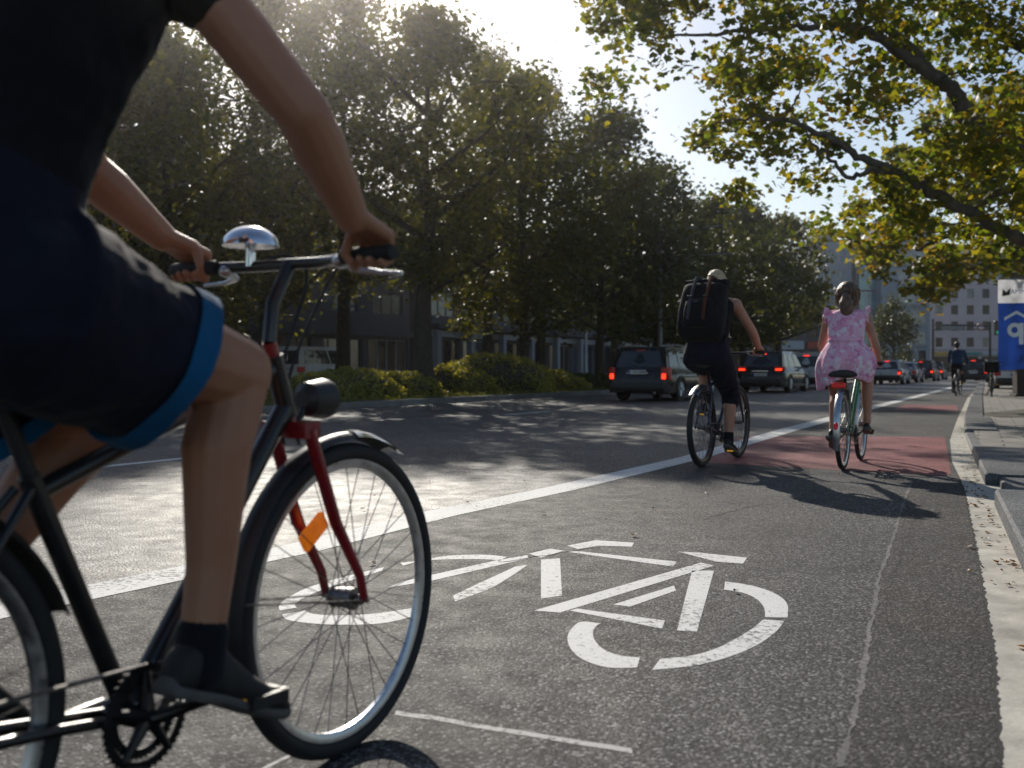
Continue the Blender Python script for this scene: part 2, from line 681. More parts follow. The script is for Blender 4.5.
def kerb_front(y):
    """x of the kerb's foot at a distance y."""
    tb = [(0.0, .40), (2.0, 1.25), (4.447, 2.264), (6.51, 3.138), (7.56, 3.578), (10.29, 4.733), (13.6, 6.15), (17.35, 7.84), (28.5, 13.07), (60, 28.0), (120, 57)]
    for (a, xa), (b, xb) in zip(tb, tb[1:]):
        if a <= y <= b:
            return xa + (xb - xa) * (y - a) / (b - a)
    return tb[-1][1]


full = [Vector(p) for p in gut_l] + [Vector(p) for p in gut_l2[1:]]
L = wobble(full, 0.02, 0.0032, 3)
Rr = [Vector((kerb_front(p.y) + 0.15, p.y)) for p in L]
struct(MB().strip(L, Rr, 0.0026).build('gutter', M_CONC, smooth=0))
# dark broken edge of the asphalt where it meets the gutter
near_edge = [p for p in L if p.y < 7.6]
e2 = [Vector((p.x + 0.004 + 0.010 * abs(math.sin(i * .9) * math.sin(i * .31)), p.y)) for i, p in enumerate(near_edge)]
e1 = [Vector((p.x - 0.0032, p.y)) for p in near_edge]
struct(MB().strip(e1, e2, 0.0036).build('asphalt_edge', M_CRACK, smooth=0))

# newer asphalt between the pale joint and the gutter
seam = [ground(840, 768), ground(855, 720), ground(869, 640), ground(880, 575), ground(893, 540), ground(903, 505), ground(912, 482)]
sm = wobble(seam, 0.015, 0.003, 5)
edge = []
for p in sm:
    q = min(L, key=lambda c: abs(c.y - p.y))
    edge.append(Vector((q.x - 0.004, p.y)))
struct(MB().strip(sm, edge, 0.0016).build('asphalt_patch', M_PATCH, smooth=0))
s2 = [(p + (Vector((0, 0)))) for p in wobble(seam, 0.015, 0.004, 8)]
struct(MB().strip([p + Vector((-.009 - .006 * math.sin(i * .31) * math.sin(i * .083), 0)) for i, p in enumerate(s2)], [p + Vector((.007 + .006 * math.sin(i * .23 + 1) * math.sin(i * .13), 0)) for i, p in enumerate(s2)], 0.0027).build('asphalt_seam', M_SEAM, smooth=0))

# red lane surface and its far twin
red = gpoly([(741, 436), (945, 437), (951, 474), (944, 476), (690, 462)])
struct(MB().sheet(red, 0.0020).build('red_lane_surface', M_RED, smooth=0))
red2 = gpoly([(905, 404.5), (957, 405.5), (958, 411), (893, 410)])
struct(MB().sheet(red2, 0.0020).build('red_lane_surface', M_RED, smooth=0))

# the long white line between the bike lane and the road
mid = [(-3.62, 0.75), (-1.90, 3.62), ground(300, 549), ground(440, 514), ground(560, 489), ground(690, 458.5), ground(790, 429.5), ground(880, 405.6), ground(942, 390)]
mid = [Vector(p) for p in mid]
mid.append(mid[-1] + (mid[-1] - mid[-2]).normalized() * 12)
# the bike lane's own rougher surfacing, from the white line to the gutter
lo_ = catmull([(p.x, p.y, 0) for p in mid], 6)
lo_ = [p for p in lo_ if p.y < 40]
hi_ = [Vector((kerb_front(p.y - .5 * 3.2) - .05, max(.3, p.y - .5 * 3.2), 0)) for p in lo_]
lo_.insert(0, Vector((-4.6, -.8, 0)))
hi_.insert(0, Vector((.40, -.8, 0)))
struct(MB().strip(lo_, hi_, 0.0009).build('bicycle_lane', M_ASPH, smooth=0))
a, b = [], []
for i, p in enumerate(mid):
    t = (mid[min(i + 1, len(mid) - 1)] - mid[max(i - 1, 0)]).normalized()
    w = Vector((t.y, -t.x)) * (0.125 if p.y < 12 else .14)
    a.append(p - w)
    b.append(p + w)
struct(MB().strip(wobble(a, .08, .004, 1)[:0] or a, b, 0.0030).build('lane_line', M_PAINT, smooth=0))
# lane dashes out on the road
d = MB()
for px, py, ln in ((60, 471, 1.6), (505, 415, 2.0)):
    x, y = ground(px, py)
    c = Vector((x, y, 0))
    q = [c - V * .06, c + V * .06, c + V * .06 + U * ln, c - V * .06 + U * ln]
    d.sheet(q, 0.0014)
struct(d.build('lane_dashes', M_PAINT, smooth=0))
# thin scuffed line across the lane in front of the camera
p0, p1 = ground(396, 713), ground(632, 752)
a = wobble([p0, p1], .05, .004, 2)
struct(MB().strip([p + Vector((0, .016)) for p in a], [p - Vector((0, .014)) for p in a], 0.0019).build('thin_line', M_PAINT2, smooth=0))
p0, p1 = ground(225, 790), ground(300, 752)
a = wobble([p0, p1], .05, .004, 2)
struct(MB().strip([p + Vector((0, .014)) for p in a], [p - Vector((0, .010)) for p in a], 0.0019).build('thin_line', M_PAINT2, smooth=0))
# cracks in the lane
k = 0
for pl in ([(620, 500), (655, 489), (690, 478), (760, 470)], [(500, 563), (560, 553), (600, 548)], [(925, 497), (900, 560), (885, 600)],
           [(700, 520), (760, 505), (840, 500)]):
    a = wobble([ground(*p) for p in pl], .05, .018, 20 + k)
    k += 1
    w = [0.002 + .004 * abs(math.sin(i * 1.3)) for i in range(len(a))]
    struct(MB().strip([p + Vector((0, q)) for p, q in zip(a, w)], [p - Vector((0, q)) for p, q in zip(a, w)], 0.0027).build('crack', M_CRACK, smooth=0))

# bicycle symbol: each painted stroke as a flat outline on the lane
mk = MB()


def arc(cx, cy, rx, ry, a0, a1, w0, w1, n=26):
    """Painted ring segment drawn on the ground (pixel ellipse to metres)."""
    o, i = [], []
    for k in range(n + 1):
        q = R(a0 + (a1 - a0) * k / n)
        o.append(ground(cx + rx * math.cos(q), cy - ry * math.sin(q)))
        ww = w0 + (w1 - w0) * k / n
        i.append(ground(cx + (rx - ww) * math.cos(q), cy + 1.5 - (ry - ww * .42) * math.sin(q)))
    mk.strip(o, i, 0.0019)


def stroke(*pts):
    mk.sheet(gpoly(pts), 0.0019)


def band(outer, inner):
    mk.strip([ground(*p) for p in catmull2(outer)], [ground(*p) for p in catmull2(inner)], 0.0019)


def catmull2(pts, n=6):
    return [(p.x, p.y) for p in catmull([(a, b, 0) for a, b in pts], n)]


# near wheel: upper arc, lower arc, left hook
band([(725, 582), (752, 586), (775, 594), (787, 604), (787.5, 618)], [(724, 590), (742, 593), (756, 599), (764, 608), (765, 617.5)])
band([(784, 621.5), (777, 631), (758, 645), (730, 657), (695, 666), (652, 670.5)], [(763, 620), (755, 627), (738, 638), (716, 649), (692, 656), (660, 659.5)])
band([(637, 668), (608, 668), (583, 660), (570, 648), (568, 635), (577, 624), (586, 622)], [(640, 658), (620, 656), (604, 650), (595, 641), (593, 632), (597, 626), (601, 624)])
# frame strokes
stroke((701, 563), (714, 566), (560, 613), (534, 611))           # long diagonal
stroke((692, 571), (714, 571), (697, 632), (677, 631))           # seat tube
stroke((674, 586), (676, 591), (630, 607), (613, 605))           # short stroke
stroke((570, 611), (577, 609), (665, 621), (662, 629))           # lower bar
stroke((678, 552), (700, 553), (747, 558), (743, 564), (716, 562))   # saddle
stroke((566, 552), (578, 551.5), (677, 562), (673, 567))         # top bar
stroke((541, 560), (560, 558.5), (562, 596), (541, 599))         # head tube
stroke((567, 546), (596, 540.5), (634, 543), (632, 547), (598, 546), (578, 549.5))   # handlebar
stroke((529, 554), (550, 549), (564, 551), (541, 558))
stroke((402, 582), (388, 588), (432, 581), (529, 558.5), (527, 555.5), (495, 561))
# far wheel
band([(528, 565), (512, 576), (488, 590), (455, 602)], [(515, 567), (498, 575), (478, 584), (453, 596)])
band([(384, 567.5), (345, 577), (308, 588), (285, 600), (279, 607), (280, 611)], [(382, 571), (350, 581), (318, 592), (301, 600), (295, 605), (297, 608)])
band([(282, 615), (290, 621), (330, 625), (380, 624), (417, 616)], [(305, 611), (312, 614), (335, 616), (375, 614), (415, 608)])
band([(403, 566), (440, 557), (480, 555), (507, 557)], [(400, 563), (440, 560), (480, 559.5), (500, 561)])
struct(mk.build('bicycle_lane_symbol', M_PAINT, smooth=0))

# kerb stones and paving
wid = 0.30


def kerb_block(y0, y1, h, w, m, name, slope=0.0, gap=.006, inset=0.0):
    y0 += gap
    fr = []
    n = max(2, int((y1 - y0) / .5))
    rings = []
    for i in range(n + 1):
        y = y0 + (y1 - y0) * i / n
        x = kerb_front(y) + inset
        dx, dy = w * .91, -w * .40
        t = i / n
        z = h + slope * t
        c = .018
        rings.append([Vector((x, y, -.05)), Vector((x + .005, y, z - c)), Vector((x + c, y - .008, z)), Vector((x + dx, y + dy, z)), Vector((x + dx, y + dy, -.05))])
    return struct(MB().loft(rings).build(name, m, smooth=30))


y = 0.3
hs = 0
while y < 6.3:
    y1 = min(6.51, y + 1.035)
    kerb_block(y, y1, .105, .32, M_KERB, 'kerb')
    y = y1
kerb_block(6.58, 7.60, .07, .62, M_KERB, 'kerb', slope=.0, inset=.10)
kerb_block(7.60, 10.3, .088, .62, M_KERB, 'kerb')
kerb_block(10.3, 13.4, .05, .70, M_PALEKERB, 'kerb', slope=-.01)
kerb_block(13.4, 17.0, .085, .40, M_KERB, 'kerb')
y = 17.0
while y < 62:
    kerb_block(y, y + 1.6, .085, .30, M_KERB, 'kerb')
    y += 1.6

# paving flags on the pavement
M_FLAG = asphalt('paving flags', (.20, .185, .155), (.32, .295, .25), 80, rough=.8)


def flagmat():
    m, nt, b = mat('flagstones')
    c = coords(nt)
    mp = node(nt, 'ShaderNodeMapping')
    mp.inputs['Rotation'].default_value = (0, 0, R(25))
    nt.links.new(c, mp.inputs['Vector'])
    br = node(nt, 'ShaderNodeTexBrick')
    br.inputs['Scale'].default_value = 1.0
    br.inputs['Brick Width'].default_value = .5
    br.inputs['Row Height'].default_value = .33
    br.inputs['Mortar Size'].default_value = .012
    br.inputs['Color1'].default_value = (.27, .25, .215, 1)
    br.inputs['Color2'].default_value = (.20, .19, .17, 1)
    br.inputs['Mortar'].default_value = (.06, .055, .05, 1)
    nt.links.new(mp.outputs[0], br.inputs['Vector'])
    n = noise(nt, c, 3, 6)
    f = noise(nt, c, 120, 3)
    col = mixc(nt, .8, br.outputs['Color'], ramp(nt, n.outputs['Fac'], [(.3, (.55, .55, .55)), (.7, (1.25, 1.2, 1.15))]), 'MULTIPLY')
    col = mixc(nt, .5, col, ramp(nt, f.outputs['Fac'], [(.3, (.6, .6, .6)), (.7, (1.2, 1.2, 1.2))]), 'MULTIPLY')
    nt.links.new(col, b.inputs['Base Color'])
    b.inputs['Roughness'].default_value = .85
    bump(nt, b, br.outputs['Fac'], -.4, .006)
    return m


M_FLAGS = flagmat()
ys = [0.3 + i * 1.0 for i in range(62)]
A = [Vector((kerb_front(q) + .12, q)) for q in ys]
B = [Vector((kerb_front(q) + 30, q)) for q in ys]
struct(MB().strip(A, B, 0.062).build('pavement', M_FLAGS, smooth=0))
# a bare planted bed crossing the pavement edge further on, and the planting square of the plane tree
struct(MB().sheet([ground(977, 414, .07), ground(1024, 409, .07), ground(1200, 407, .07), ground(1200, 417, .07), ground(1000, 417, .07)], .07).build('pavement_soil', M_SOIL, smooth=0))

# dead leaves lying in the gutter
lf = MB()
spots = []
for i in range(110):
    y = 3.6 + abs(rnd.gauss(0, 1)) * 4.2
    if rnd.random() < .3:
        y = rnd.uniform(6.4, 8.2)
    x = kerb_front(y) - abs(rnd.gauss(0, .10)) - .02
    spots.append((x, y, .006))
for i in range(26):
    spots.append((rnd.uniform(-1.5, 3.0), rnd.uniform(2.6, 11), .007))
for i in range(160):
    y = rnd.uniform(8, 30)
    spots.append((kerb_front(y) + rnd.uniform(.4, 3.5), y, .092))
for (x, y, z) in spots:
    sz = rnd.uniform(.008, .024)
    q = rnd.uniform(0, 6.28)
    pts = []
    for k in range(6):
        a = q + k * 1.047
        rr = sz * (1 if k % 2 == 0 else .62)
        pts.append((x + math.cos(a) * rr, y + math.sin(a) * rr, z + rnd.uniform(0, .014)))
    lf.add(pts, [tuple(range(6))])
tag(lf.build('fallen_leaves', M_DEADLEAF, smooth=0), 'brown dead leaves scattered along the concrete gutter and kerb', 'fallen leaves', kind='stuff')
# ------------------------------------------------------------------ bicycles (x forward, y left, origin at the rear wheel's contact)
def wheel(parent, x, Rw, tyre_r, rim_m, tyre_m, nsp=32, spoke_r=.0011, y=0, turn=0.0, hub_m=None, rimdepth=.010):
    w = sub('wheel', parent)
    w.location = (x, y, Rw)
    w.rotation_euler = (0, 0, turn)
    MB().torus((0, 0, 0), 'y', Rw - tyre_r, tyre_r, 72, 12).build('tyre', tyre_m, w)
    rr = Rw - 2 * tyre_r - .002
    m = MB()
    prof = [(rr + .004, -tyre_r * .62), (rr + .004, tyre_r * .62), (rr - .008, tyre_r * .55), (rr - rimdepth - .006, tyre_r * .25), (rr - rimdepth - .006, -tyre_r * .25), (rr - .008, -tyre_r * .55)]
    rings = []
    for i in range(72):
        q = 2 * math.pi * i / 72
        rings.append([Vector((math.cos(q) * r, yy, math.sin(q) * r)) for r, yy in prof])
    m.loft(rings, closed=True)
    m.build('rim', rim_m, w, smooth=35)
    h = MB()
    h.tube([(0, -.05, 0), (0, -.03, 0), (0, -.028, 0), (0, .028, 0), (0, .03, 0), (0, .05, 0)], [.012, .012, .026, .022, .026, .012][0:6], 16, up=(0, 0, 1))
    h.tube([(0, -.065, 0), (0, .065, 0)], .006, 10, up=(0, 0, 1))
    h.build('hub', hub_m or M_STEEL, w)
    s = MB()
    for i in range(nsp):
        q = 2 * math.pi * i / nsp
        sd = .028 if i % 2 else -.028
        q2 = q + (0.9 if (i // 2) % 2 else -0.9)
        s.tube([(math.cos(q2) * .024, sd, math.sin(q2) * .024), (math.cos(q) * (rr - .012), sd * .12, math.sin(q) * (rr - .012))], spoke_r, 5)
    s.build('spokes', M_STEEL, w)
    return w


def fender(parent, x, Rw, tyre_r, a0, a1, m, w=.030, name='mudguard'):
    f = MB()
    rings = []
    n = 30
    for i in range(n + 1):
        q = R(a0 + (a1 - a0) * i / n)
        c, s_ = math.cos(q), math.sin(q)
        ring = []
        for (dr, yy) in ((.010, -w), (.022, -w * .6), (.026, 0), (.022, w * .6), (.010, w), (.019, w * .55), (.023, 0), (.019, -w * .55)):
            r = Rw + dr
            ring.append(Vector((x + c * r, yy, Rw + s_ * r)))
        rings.append(ring)
    f.loft(rings)
    return f.build(name, m, parent, smooth=50)


def make_bike(name, label, loc, phi, P, group=None):
    root = thing(name, label, 'bicycle', (loc[0], loc[1], 0), math.pi / 2 - phi, group)
    Rw, tr = P.get('R', .355), P.get('tyre', .019)
    xr, xf = P.get('xr', 0.0), P.get('xf', 1.06)
    bb = Vector((P.get('bbx', .43), 0, P.get('bbz', .285)))
    turn = P.get('turn', 0.0)
    rim = P.get('rim', M_ALU)
    w1 = wheel(root, xr, Rw, tr, rim, M_RUBBER, P.get('spokes', 32), P.get('sr', .0011))
    w2 = wheel(root, xf, Rw, tr, rim, M_RUBBER, P.get('spokes', 32), P.get('sr', .0011))
    sx, sz = P.get('sx', .17), P.get('sz', .93)
    hx = lambda z: xf - .045 - (z - Rw) / math.tan(R(P.get('head', 70)))
    zt, zb = P.get('ht', .92), P.get('hb', .80)
    HT, HB = Vector((hx(zt), 0, zt)), Vector((hx(zb), 0, zb))
    st = bb.lerp(Vector((sx + .02, 0, sz - .06)), P.get('stk', .78))
    f = MB()
    tb = P.get('tb', .017)
    f.tube([bb, st], tb, 14)
    f.tube([HB + Vector((-.01, 0, .02)), bb], tb * 1.2, 14)
    if P.get('step'):
        f.tube(catmull([HT - Vector((0.005, 0, .06)), HT.lerp(bb, .5) + Vector((-.03, 0, .05)), bb.lerp(st, .35)], 6), tb, 14)
    else:
        f.tube([HT - Vector((.008, 0, .03)), st - (st - bb).normalized() * .03], tb * .95, 14)
    f.tube([HB, HT], .022, 16)
    f.tube([bb + Vector((0, -.035, 0)), bb + Vector((0, .035, 0))], .024, 16, up=(0, 0, 1))
    for sd in (-1, 1):
        ax = Vector((xr, sd * .062, Rw))
        f.tube([bb + Vector((-.02, sd * .03, 0)), bb.lerp(ax, .35) + Vector((0, sd * .012, 0)), ax], .010, 10)
        f.tube([st + Vector((-.01, sd * .018, -.02)), st.lerp(ax, .4) + Vector((0, sd * .02, 0)), ax], .0085, 10)
        f.ell(ax, (.022, .006, .022))
    f.build('frame', P['frame'], root)
    k = MB()
    k.tube([HB - (HT - HB) * .25, HT + (HT - HB).normalized() * .03], .016, 14)
    k.box(HB - (HT - HB).normalized() * .03, (.05, .12, .035))
    for sd in (-1, 1):
        k.tube([HB - (HT - HB).normalized() * .03 + Vector((0, sd * .05, 0)), HB.lerp(Vector((xf - .03, 0, Rw)), .55) + Vector((0, sd * .055, 0)), Vector((xf - .018, sd * .055, Rw + .06)), Vector((xf, sd * .055, Rw))], [.015, .014, .011, .010], 12)
    k.build('fork', P.get('fork', P['frame']), root)
    # seat
    sp = MB()
    sp.tube([st - (st - bb).normalized() * .05, Vector((sx + .015, 0, sz - .035))], .0135, 12)
    sp.tube([Vector((sx - .06, -.02, sz - .035)), Vector((sx + .08, -.018, sz - .035))], .004, 8)
    sp.tube([Vector((sx - .06, .02, sz - .035)), Vector((sx + .08, .018, sz - .035))], .004, 8)
    sp.build('seat_post', P.get('post', M_DARKPLAS), root)
    s = MB()
    rings = []
    sw = P.get('sw', .075)
    for (dx, hw, zt_, zb_) in ((-.125, .02, .0, -.03), (-.12, sw * .75, .012, -.045), (-.09, sw, .018, -.055), (-.04, sw * .9, .008, -.05), (.02, sw * .5, .002, -.04), (.08, .026, 0, -.035), (.13, .022, -.002, -.03), (.15, .008, -.01, -.022)):
        ring = []
        for j in range(14):
            q = 2 * math.pi * j / 14
            zz = (zt_ + zb_) / 2 + (zt_ - zb_) / 2 * math.sin(q) - (abs(math.cos(q)) ** 3) * .012
            ring.append(Vector((sx + dx, math.cos(q) * hw, sz + zz)))
        rings.append(ring)
    s.loft(rings)
    s.build('saddle', M_DARKPLAS, root)
    # bars
    bz, bx, bw = P.get('bz', 1.12), P.get('bx', .84), P.get('bw', .30)
    sweep = P.get('sweep', .05)
    off = P.get('skew', 0.0)                 # bar turned with the wheel: one end forward
    hb_ = MB()
    top = HT + (HT - HB).normalized() * .03
    pts = [(bx - sweep - off, -bw, bz), (bx - sweep * .8 - off * .8, -bw * .7, bz), (bx - off * .1, -.10, bz + P.get('rise', 0) * 0), (bx, 0, bz), (bx + off * .1, .10, bz), (bx - sweep * .8 + off * .8, bw * .7, bz), (bx - sweep + off, bw, bz)]
    hb_.tube(catmull(pts, 5), .0125, 12)
    hb_.tube([top, Vector((top.x + .01, 0, min(bz - .02, top.z + .08))), Vector((bx, 0, bz))], .016, 12)
    bar = hb_.build('handlebar', P.get('bar', M_BLACKMET), root)
    for sd in (-1, 1):
        e0 = Vector((bx - sweep * .85 + sd * off * .6, sd * bw * .60, bz))
        e1 = Vector((bx - sweep + sd * off, sd * (bw + .012), bz))
        MB().tube([e0, e0.lerp(e1, .05), e0.lerp(e1, .95), e1], [.014, .0165, .0165, .014], 14).build('grip', M_RUBBER, bar)
        lv = MB()
        l0 = e0 + Vector((.015, -sd * .015, -.008))
        lv.tube([l0, l0 + Vector((.04, sd * .01, -.012)), l0 + Vector((.058, sd * .06, -.02)), l0 + Vector((.05, sd * .115, -.024))], [.011, .008, .006, .005], 8)
        lv.ell(l0, (.02, .018, .014))
        lv.build('brake_lever', P.get('lever', M_ALU), bar)
    if P.get('bell'):
        b = MB()
        by = .11
        rings = []
        for i in range(9):
            q = R(90 * i / 8)
            rr, zz = P['bell'] * math.cos(q), P['bell'] * .72 * math.sin(q)
            rings.append([Vector((bx + .0 + rr * math.cos(2 * math.pi * j / 28), by + rr * math.sin(2 * math.pi * j / 28), bz + .045 + zz)) for j in range(28)])
        b.loft(rings)
        b.tube([(bx, by, bz), (bx, by, bz + .05)], .012, 12)
        b.tube([(bx - .01, by - .02, bz + .035), (bx - .05, by - .05, bz + .03)], .006, 8)
        b.build('bell', M_CHROME, bar)
        c = MB()
        for yy in (-.07, .07):
            c.tube(catmull([(bx + .02, yy * 2.1, bz - .01), (bx + .11, yy * 1.6, bz + .035), (bx + .10, yy * .5, bz - .02), (HT.x + .03, yy * .2, HT.z - .06), (HT.x + .06, yy * .3, HB.z - .06)], 6), .0035, 8)
        c.build('brake_cable', M_RUBBER, root)
    # drive
    cr = MB()
    teeth = 44
    ro = P.get('ring', .088)
    for (r0, yy) in ((ro, -.048), (ro * .78, -.041)):
        prof = []
        rings = []
        for i in range(teeth * 2):
            q = 2 * math.pi * i / (teeth * 2)
            r = r0 + (.004 if i % 2 else -.002)
            rings.append([Vector((bb.x + math.cos(q) * rr_, yy + dy, bb.z + math.sin(q) * rr_)) for rr_, dy in ((r, -.0012), (r, .0012), (r0 - .016, .0012), (r0 - .016, -.0012))])
        cr.loft(rings, closed=True)
    for i in range(5):
        q = 2 * math.pi * i / 5 + .3
        cr.tube([bb + Vector((0, -.052, 0)), bb + Vector((math.cos(q) * (ro - .012), -.048, math.sin(q) * (ro - .012)))], [.014, .007], 8)
    crank = cr.build('chainring', P.get('ringm', M_BLACKMET), root)
    ca = R(P.get('crank', 0))
    cl = .17
    for sd in (-1, 1):
        d = Vector((math.cos(ca), 0, math.sin(ca))) * (cl if sd < 0 else -cl)
        c0 = bb + Vector((0, sd * .062, 0))
        c1 = bb + d + Vector((0, sd * .080, 0))
        MB().tube([c0 - d * .06, c0, c0.lerp(c1, .5), c1, c1 + d * .05], [.010, .016, .012, .013, .008], 10).build('crank_arm', M_BLACKMET, root)
        p = MB()
        pc = c1 + Vector((0, sd * .055, 0))
        tl = P.get('ptilt', {}).get(sd, 0)
        rot = Matrix.Rotation(R(tl), 3, 'Y')
        p.tube([c1, pc + Vector((0, sd * .045, 0))], .006, 8)
        p.box(pc + rot @ Vector((.042, 0, 0)), (.012, .095, .024), rot)
        p.box(pc + rot @ Vector((-.042, 0, 0)), (.012, .095, .024), rot)
        p.box(pc + rot @ Vector((0, sd * .042, 0)), (.08, .012, .022), rot)
        p.box(pc + rot @ Vector((0, -sd * .042, 0)), (.08, .012, .022), rot)
        p.build('pedal', M_DARKPLAS, root, smooth=0)
        for dx in (-.0495, .0495):
            MB().box(pc + rot @ Vector((dx, 0, 0)), (.003, .06, .014), rot).build('pedal_reflector', M_YELREF, root, smooth=0)
    ch = MB()
    cog = .040
    for sgn in (1, -1):
        ch.tube([(xr, -.046, Rw + sgn * cog), (bb.x, -.048, bb.z + sgn * (ro - .002))], .0045, 6, flat=1.0)
    for (cx, r0) in ((0, .038), (0, .030), (0, .046)):
        ch.torus((xr, -.040 - r0 * .2, Rw), 'y', r0, .004, 24, 6)
    ch.build('chain', M_STEEL, root)
    if P.get('derailleur'):
        dr = MB()
        dr.tube([(xr + .01, -.07, Rw - .01), (xr + .03, -.075, Rw - .06), (xr + .05, -.06, Rw - .15)], [.014, .012, .010], 8)
        dr.torus((xr + .05, -.05, Rw - .15), 'y', .02, .006, 16, 6)
        dr.build('derailleur', M_STEEL, root)
    if P.get('guard'):
        fender(root, xr, Rw, tr, P['guard'][0], P['guard'][1], P.get('guardm', M_DARKPLAS), P.get('guardw', tr + .008))
    if P.get('fguard'):
        fender(root, xf, Rw, tr, P['fguard'][0], P['fguard'][1], P.get('fguardm', P.get('guardm', M_DARKPLAS)), P.get('guardw', tr + .008))
        sy = MB()
        for sd in (-1, 1):
            sy.tube([(xf, sd * .06, Rw), (xf - (Rw + .02) * .95, sd * .028, Rw + .06)], .0022, 6)
        sy.build('mudguard_stay', M_STEEL, root)
    if P.get('rack'):
        k = MB()
        z = 2 * Rw + .055
        for sd in (-1, 1):
            k.tube([(xr + .24, sd * .03, z), (xr + .10, sd * .055, z), (xr - .22, sd * .055, z)], .006, 8)
            k.tube([(xr - .05, sd * .055, z), (xr, sd * .066, Rw + .02)], .005, 8)
        for i in range(5):
            k.tube([(xr - .22 + i * .09, -.055, z), (xr - .22 + i * .09, .055, z)], .005, 8)
        k.build('luggage_rack', P.get('rackm', M_BLACKMET), root)
    if P.get('rearlight'):
        MB().box((xr - .235, 0, 2 * Rw + .045), (.03, .115, .045)).build('tail_light', M_REDREF, root, bevel=.008)
    if P.get('gref'):
        q = R(P['gref'])
        rot = Matrix.Rotation(-q + math.pi, 3, 'Y')
        MB().ell((xr + math.cos(q) * (Rw + .034), 0, Rw + math.sin(q) * (Rw + .034)), (.012, .02, .034), Matrix.Rotation(R(20), 3, 'Y')).build('reflector', M_REDREF, root)
    if P.get('lamp'):
        lx, lz = P['lamp']
        l = MB()
        l.tube([(lx - .05, 0, lz), (lx - .035, 0, lz), (lx + .02, 0, lz), (lx + .03, 0, lz)], [.02, .038, .046, .044], 24, up=(0, 0, 1))
        l.tube([(lx - .03, 0, lz), (HB.x + .02, 0, HB.z - .03)], .008, 8)
        o = l.build('headlight', M_DARKPLAS, root)
        MB().ell((lx + .028, 0, lz), (.012, .038, .038)).build('lens', M_LENS, o)
    for a in P.get('spokeref', []):
        q = R(a)
        rot = Matrix.Rotation(-q, 3, 'Y')
        MB().box((xf + math.cos(q) * (Rw - .155), 0, Rw + math.sin(q) * (Rw - .155)), (.046, .014, .092), rot).build('spoke_reflector', M_ORANGE, root, bevel=.006)
    if P.get('basket'):
        pass
    return root


# ------------------------------------------------------------------ people
def torso_rings(pel, neck, waist_w, chest_w, hip_w, depth, inflate=0.0, lean_mid=0.0, z0=-.11, z1=1.0, n=28, rows=16, shoulder=None):
    """Rings up the trunk; u=0 hip joint line, u=1 neck base."""
    pel, neck = Vector(pel), Vector(neck)
    axis = (neck - pel)
    L = axis.length
    up = axis.normalized()
    side = Vector((0, 1, 0))
    fwd = side.cross(up).normalized()
    tab = [(-.20, hip_w * .70, depth * .80), (-.12, hip_w * .93, depth * 1.0), (0, hip_w, depth * 1.08), (.18, hip_w * .93, depth * 1.0), (.38, waist_w, depth * .92), (.60, (waist_w + chest_w) / 2, depth * 1.0), (.78, chest_w, depth * 1.08), (.90, chest_w * 1.02, depth * .92), (.97, chest_w * .72, depth * .66), (1.03, chest_w * .38, depth * .52)]
    rings = []
    for i in range(rows + 1):
        u = z0 + (z1 - z0) * i / rows
        for (a, wa, da), (b, wb, db) in zip(tab, tab[1:]):
            if a <= u <= b:
                t = (u - a) / (b - a)
                t = t * t * (3 - 2 * t)
                w, d = wa + (wb - wa) * t, da + (db - da) * t
                break
        w += inflate
        d += inflate
        bow = math.sin(max(0, min(1, u)) * math.pi) * lean_mid
        c = pel + up * (L * u) + fwd * (-bow)
        ring = []
        for j in range(n):
            q = 2 * math.pi * j / n
            cx, sy = math.cos(q), math.sin(q)
            e = .82
            px = math.copysign(abs(cx) ** e, cx) * d
            py = math.copysign(abs(sy) ** e, sy) * w
            ring.append(c + fwd * px + side * py)
        rings.append(ring)
    return rings


def hand(mb, wrist, grip, axis, back, scale=1.0):
    """Palm and five bent fingers closed round a bar. axis = along the bar towards the little finger, back = from the bar to the wrist side."""
    wrist, grip = Vector(wrist), Vector(grip)
    a = Vector(axis).normalized()
    up = Vector((0, 0, 1))
    bk = (wrist - grip)
    bk -= a * bk.dot(a)
    bk.normalize()
    n = a.cross(bk).normalized()
    if n.z < 0:
        n = -n
    palm = grip + bk * .034 * scale + n * .026 * scale
    # palm: knuckles to wrist
    for k in range(4):
        t = -0.034 + .0225 * k
        mb.cone(wrist + a * t * .55, grip + a * t * scale + bk * .006 + n * .032 * scale, .017 * scale, .0145 * scale, 10)
    mb.cone(wrist - a * .012, palm - a * .016, .021 * scale, .020 * scale, 10)
    lens = (.92, 1.0, .95, .78)
    rb = .0255 * scale
    for k in range(4):
        t = -.035 + .0238 * k
        r = (.0092, .0095, .0090, .0080)[k] * scale
        c = grip + a * t * scale
        pts = []
        for ang in (95, 45, -5, -60, -105 * lens[k]):
            q = R(ang)
            pts.append(c + (n * math.sin(q) - bk * math.cos(q)) * rb)
        for p, q in zip(pts, pts[1:]):
            mb.cone(p, q, r, r * .96, 8)
    # thumb leaves the side of the palm and lies along under the bar
    b0 = palm - a * .034 * scale - n * .008
    b1 = grip - a * .052 * scale + bk * .012 - n * .012
    b2 = grip - a * .047 * scale - bk * .022 - n * .020
    mb.cone(b0, b1, .0125 * scale, .0105 * scale, 8)
    mb.cone(b1, b2, .0105 * scale, .0088 * scale, 8)


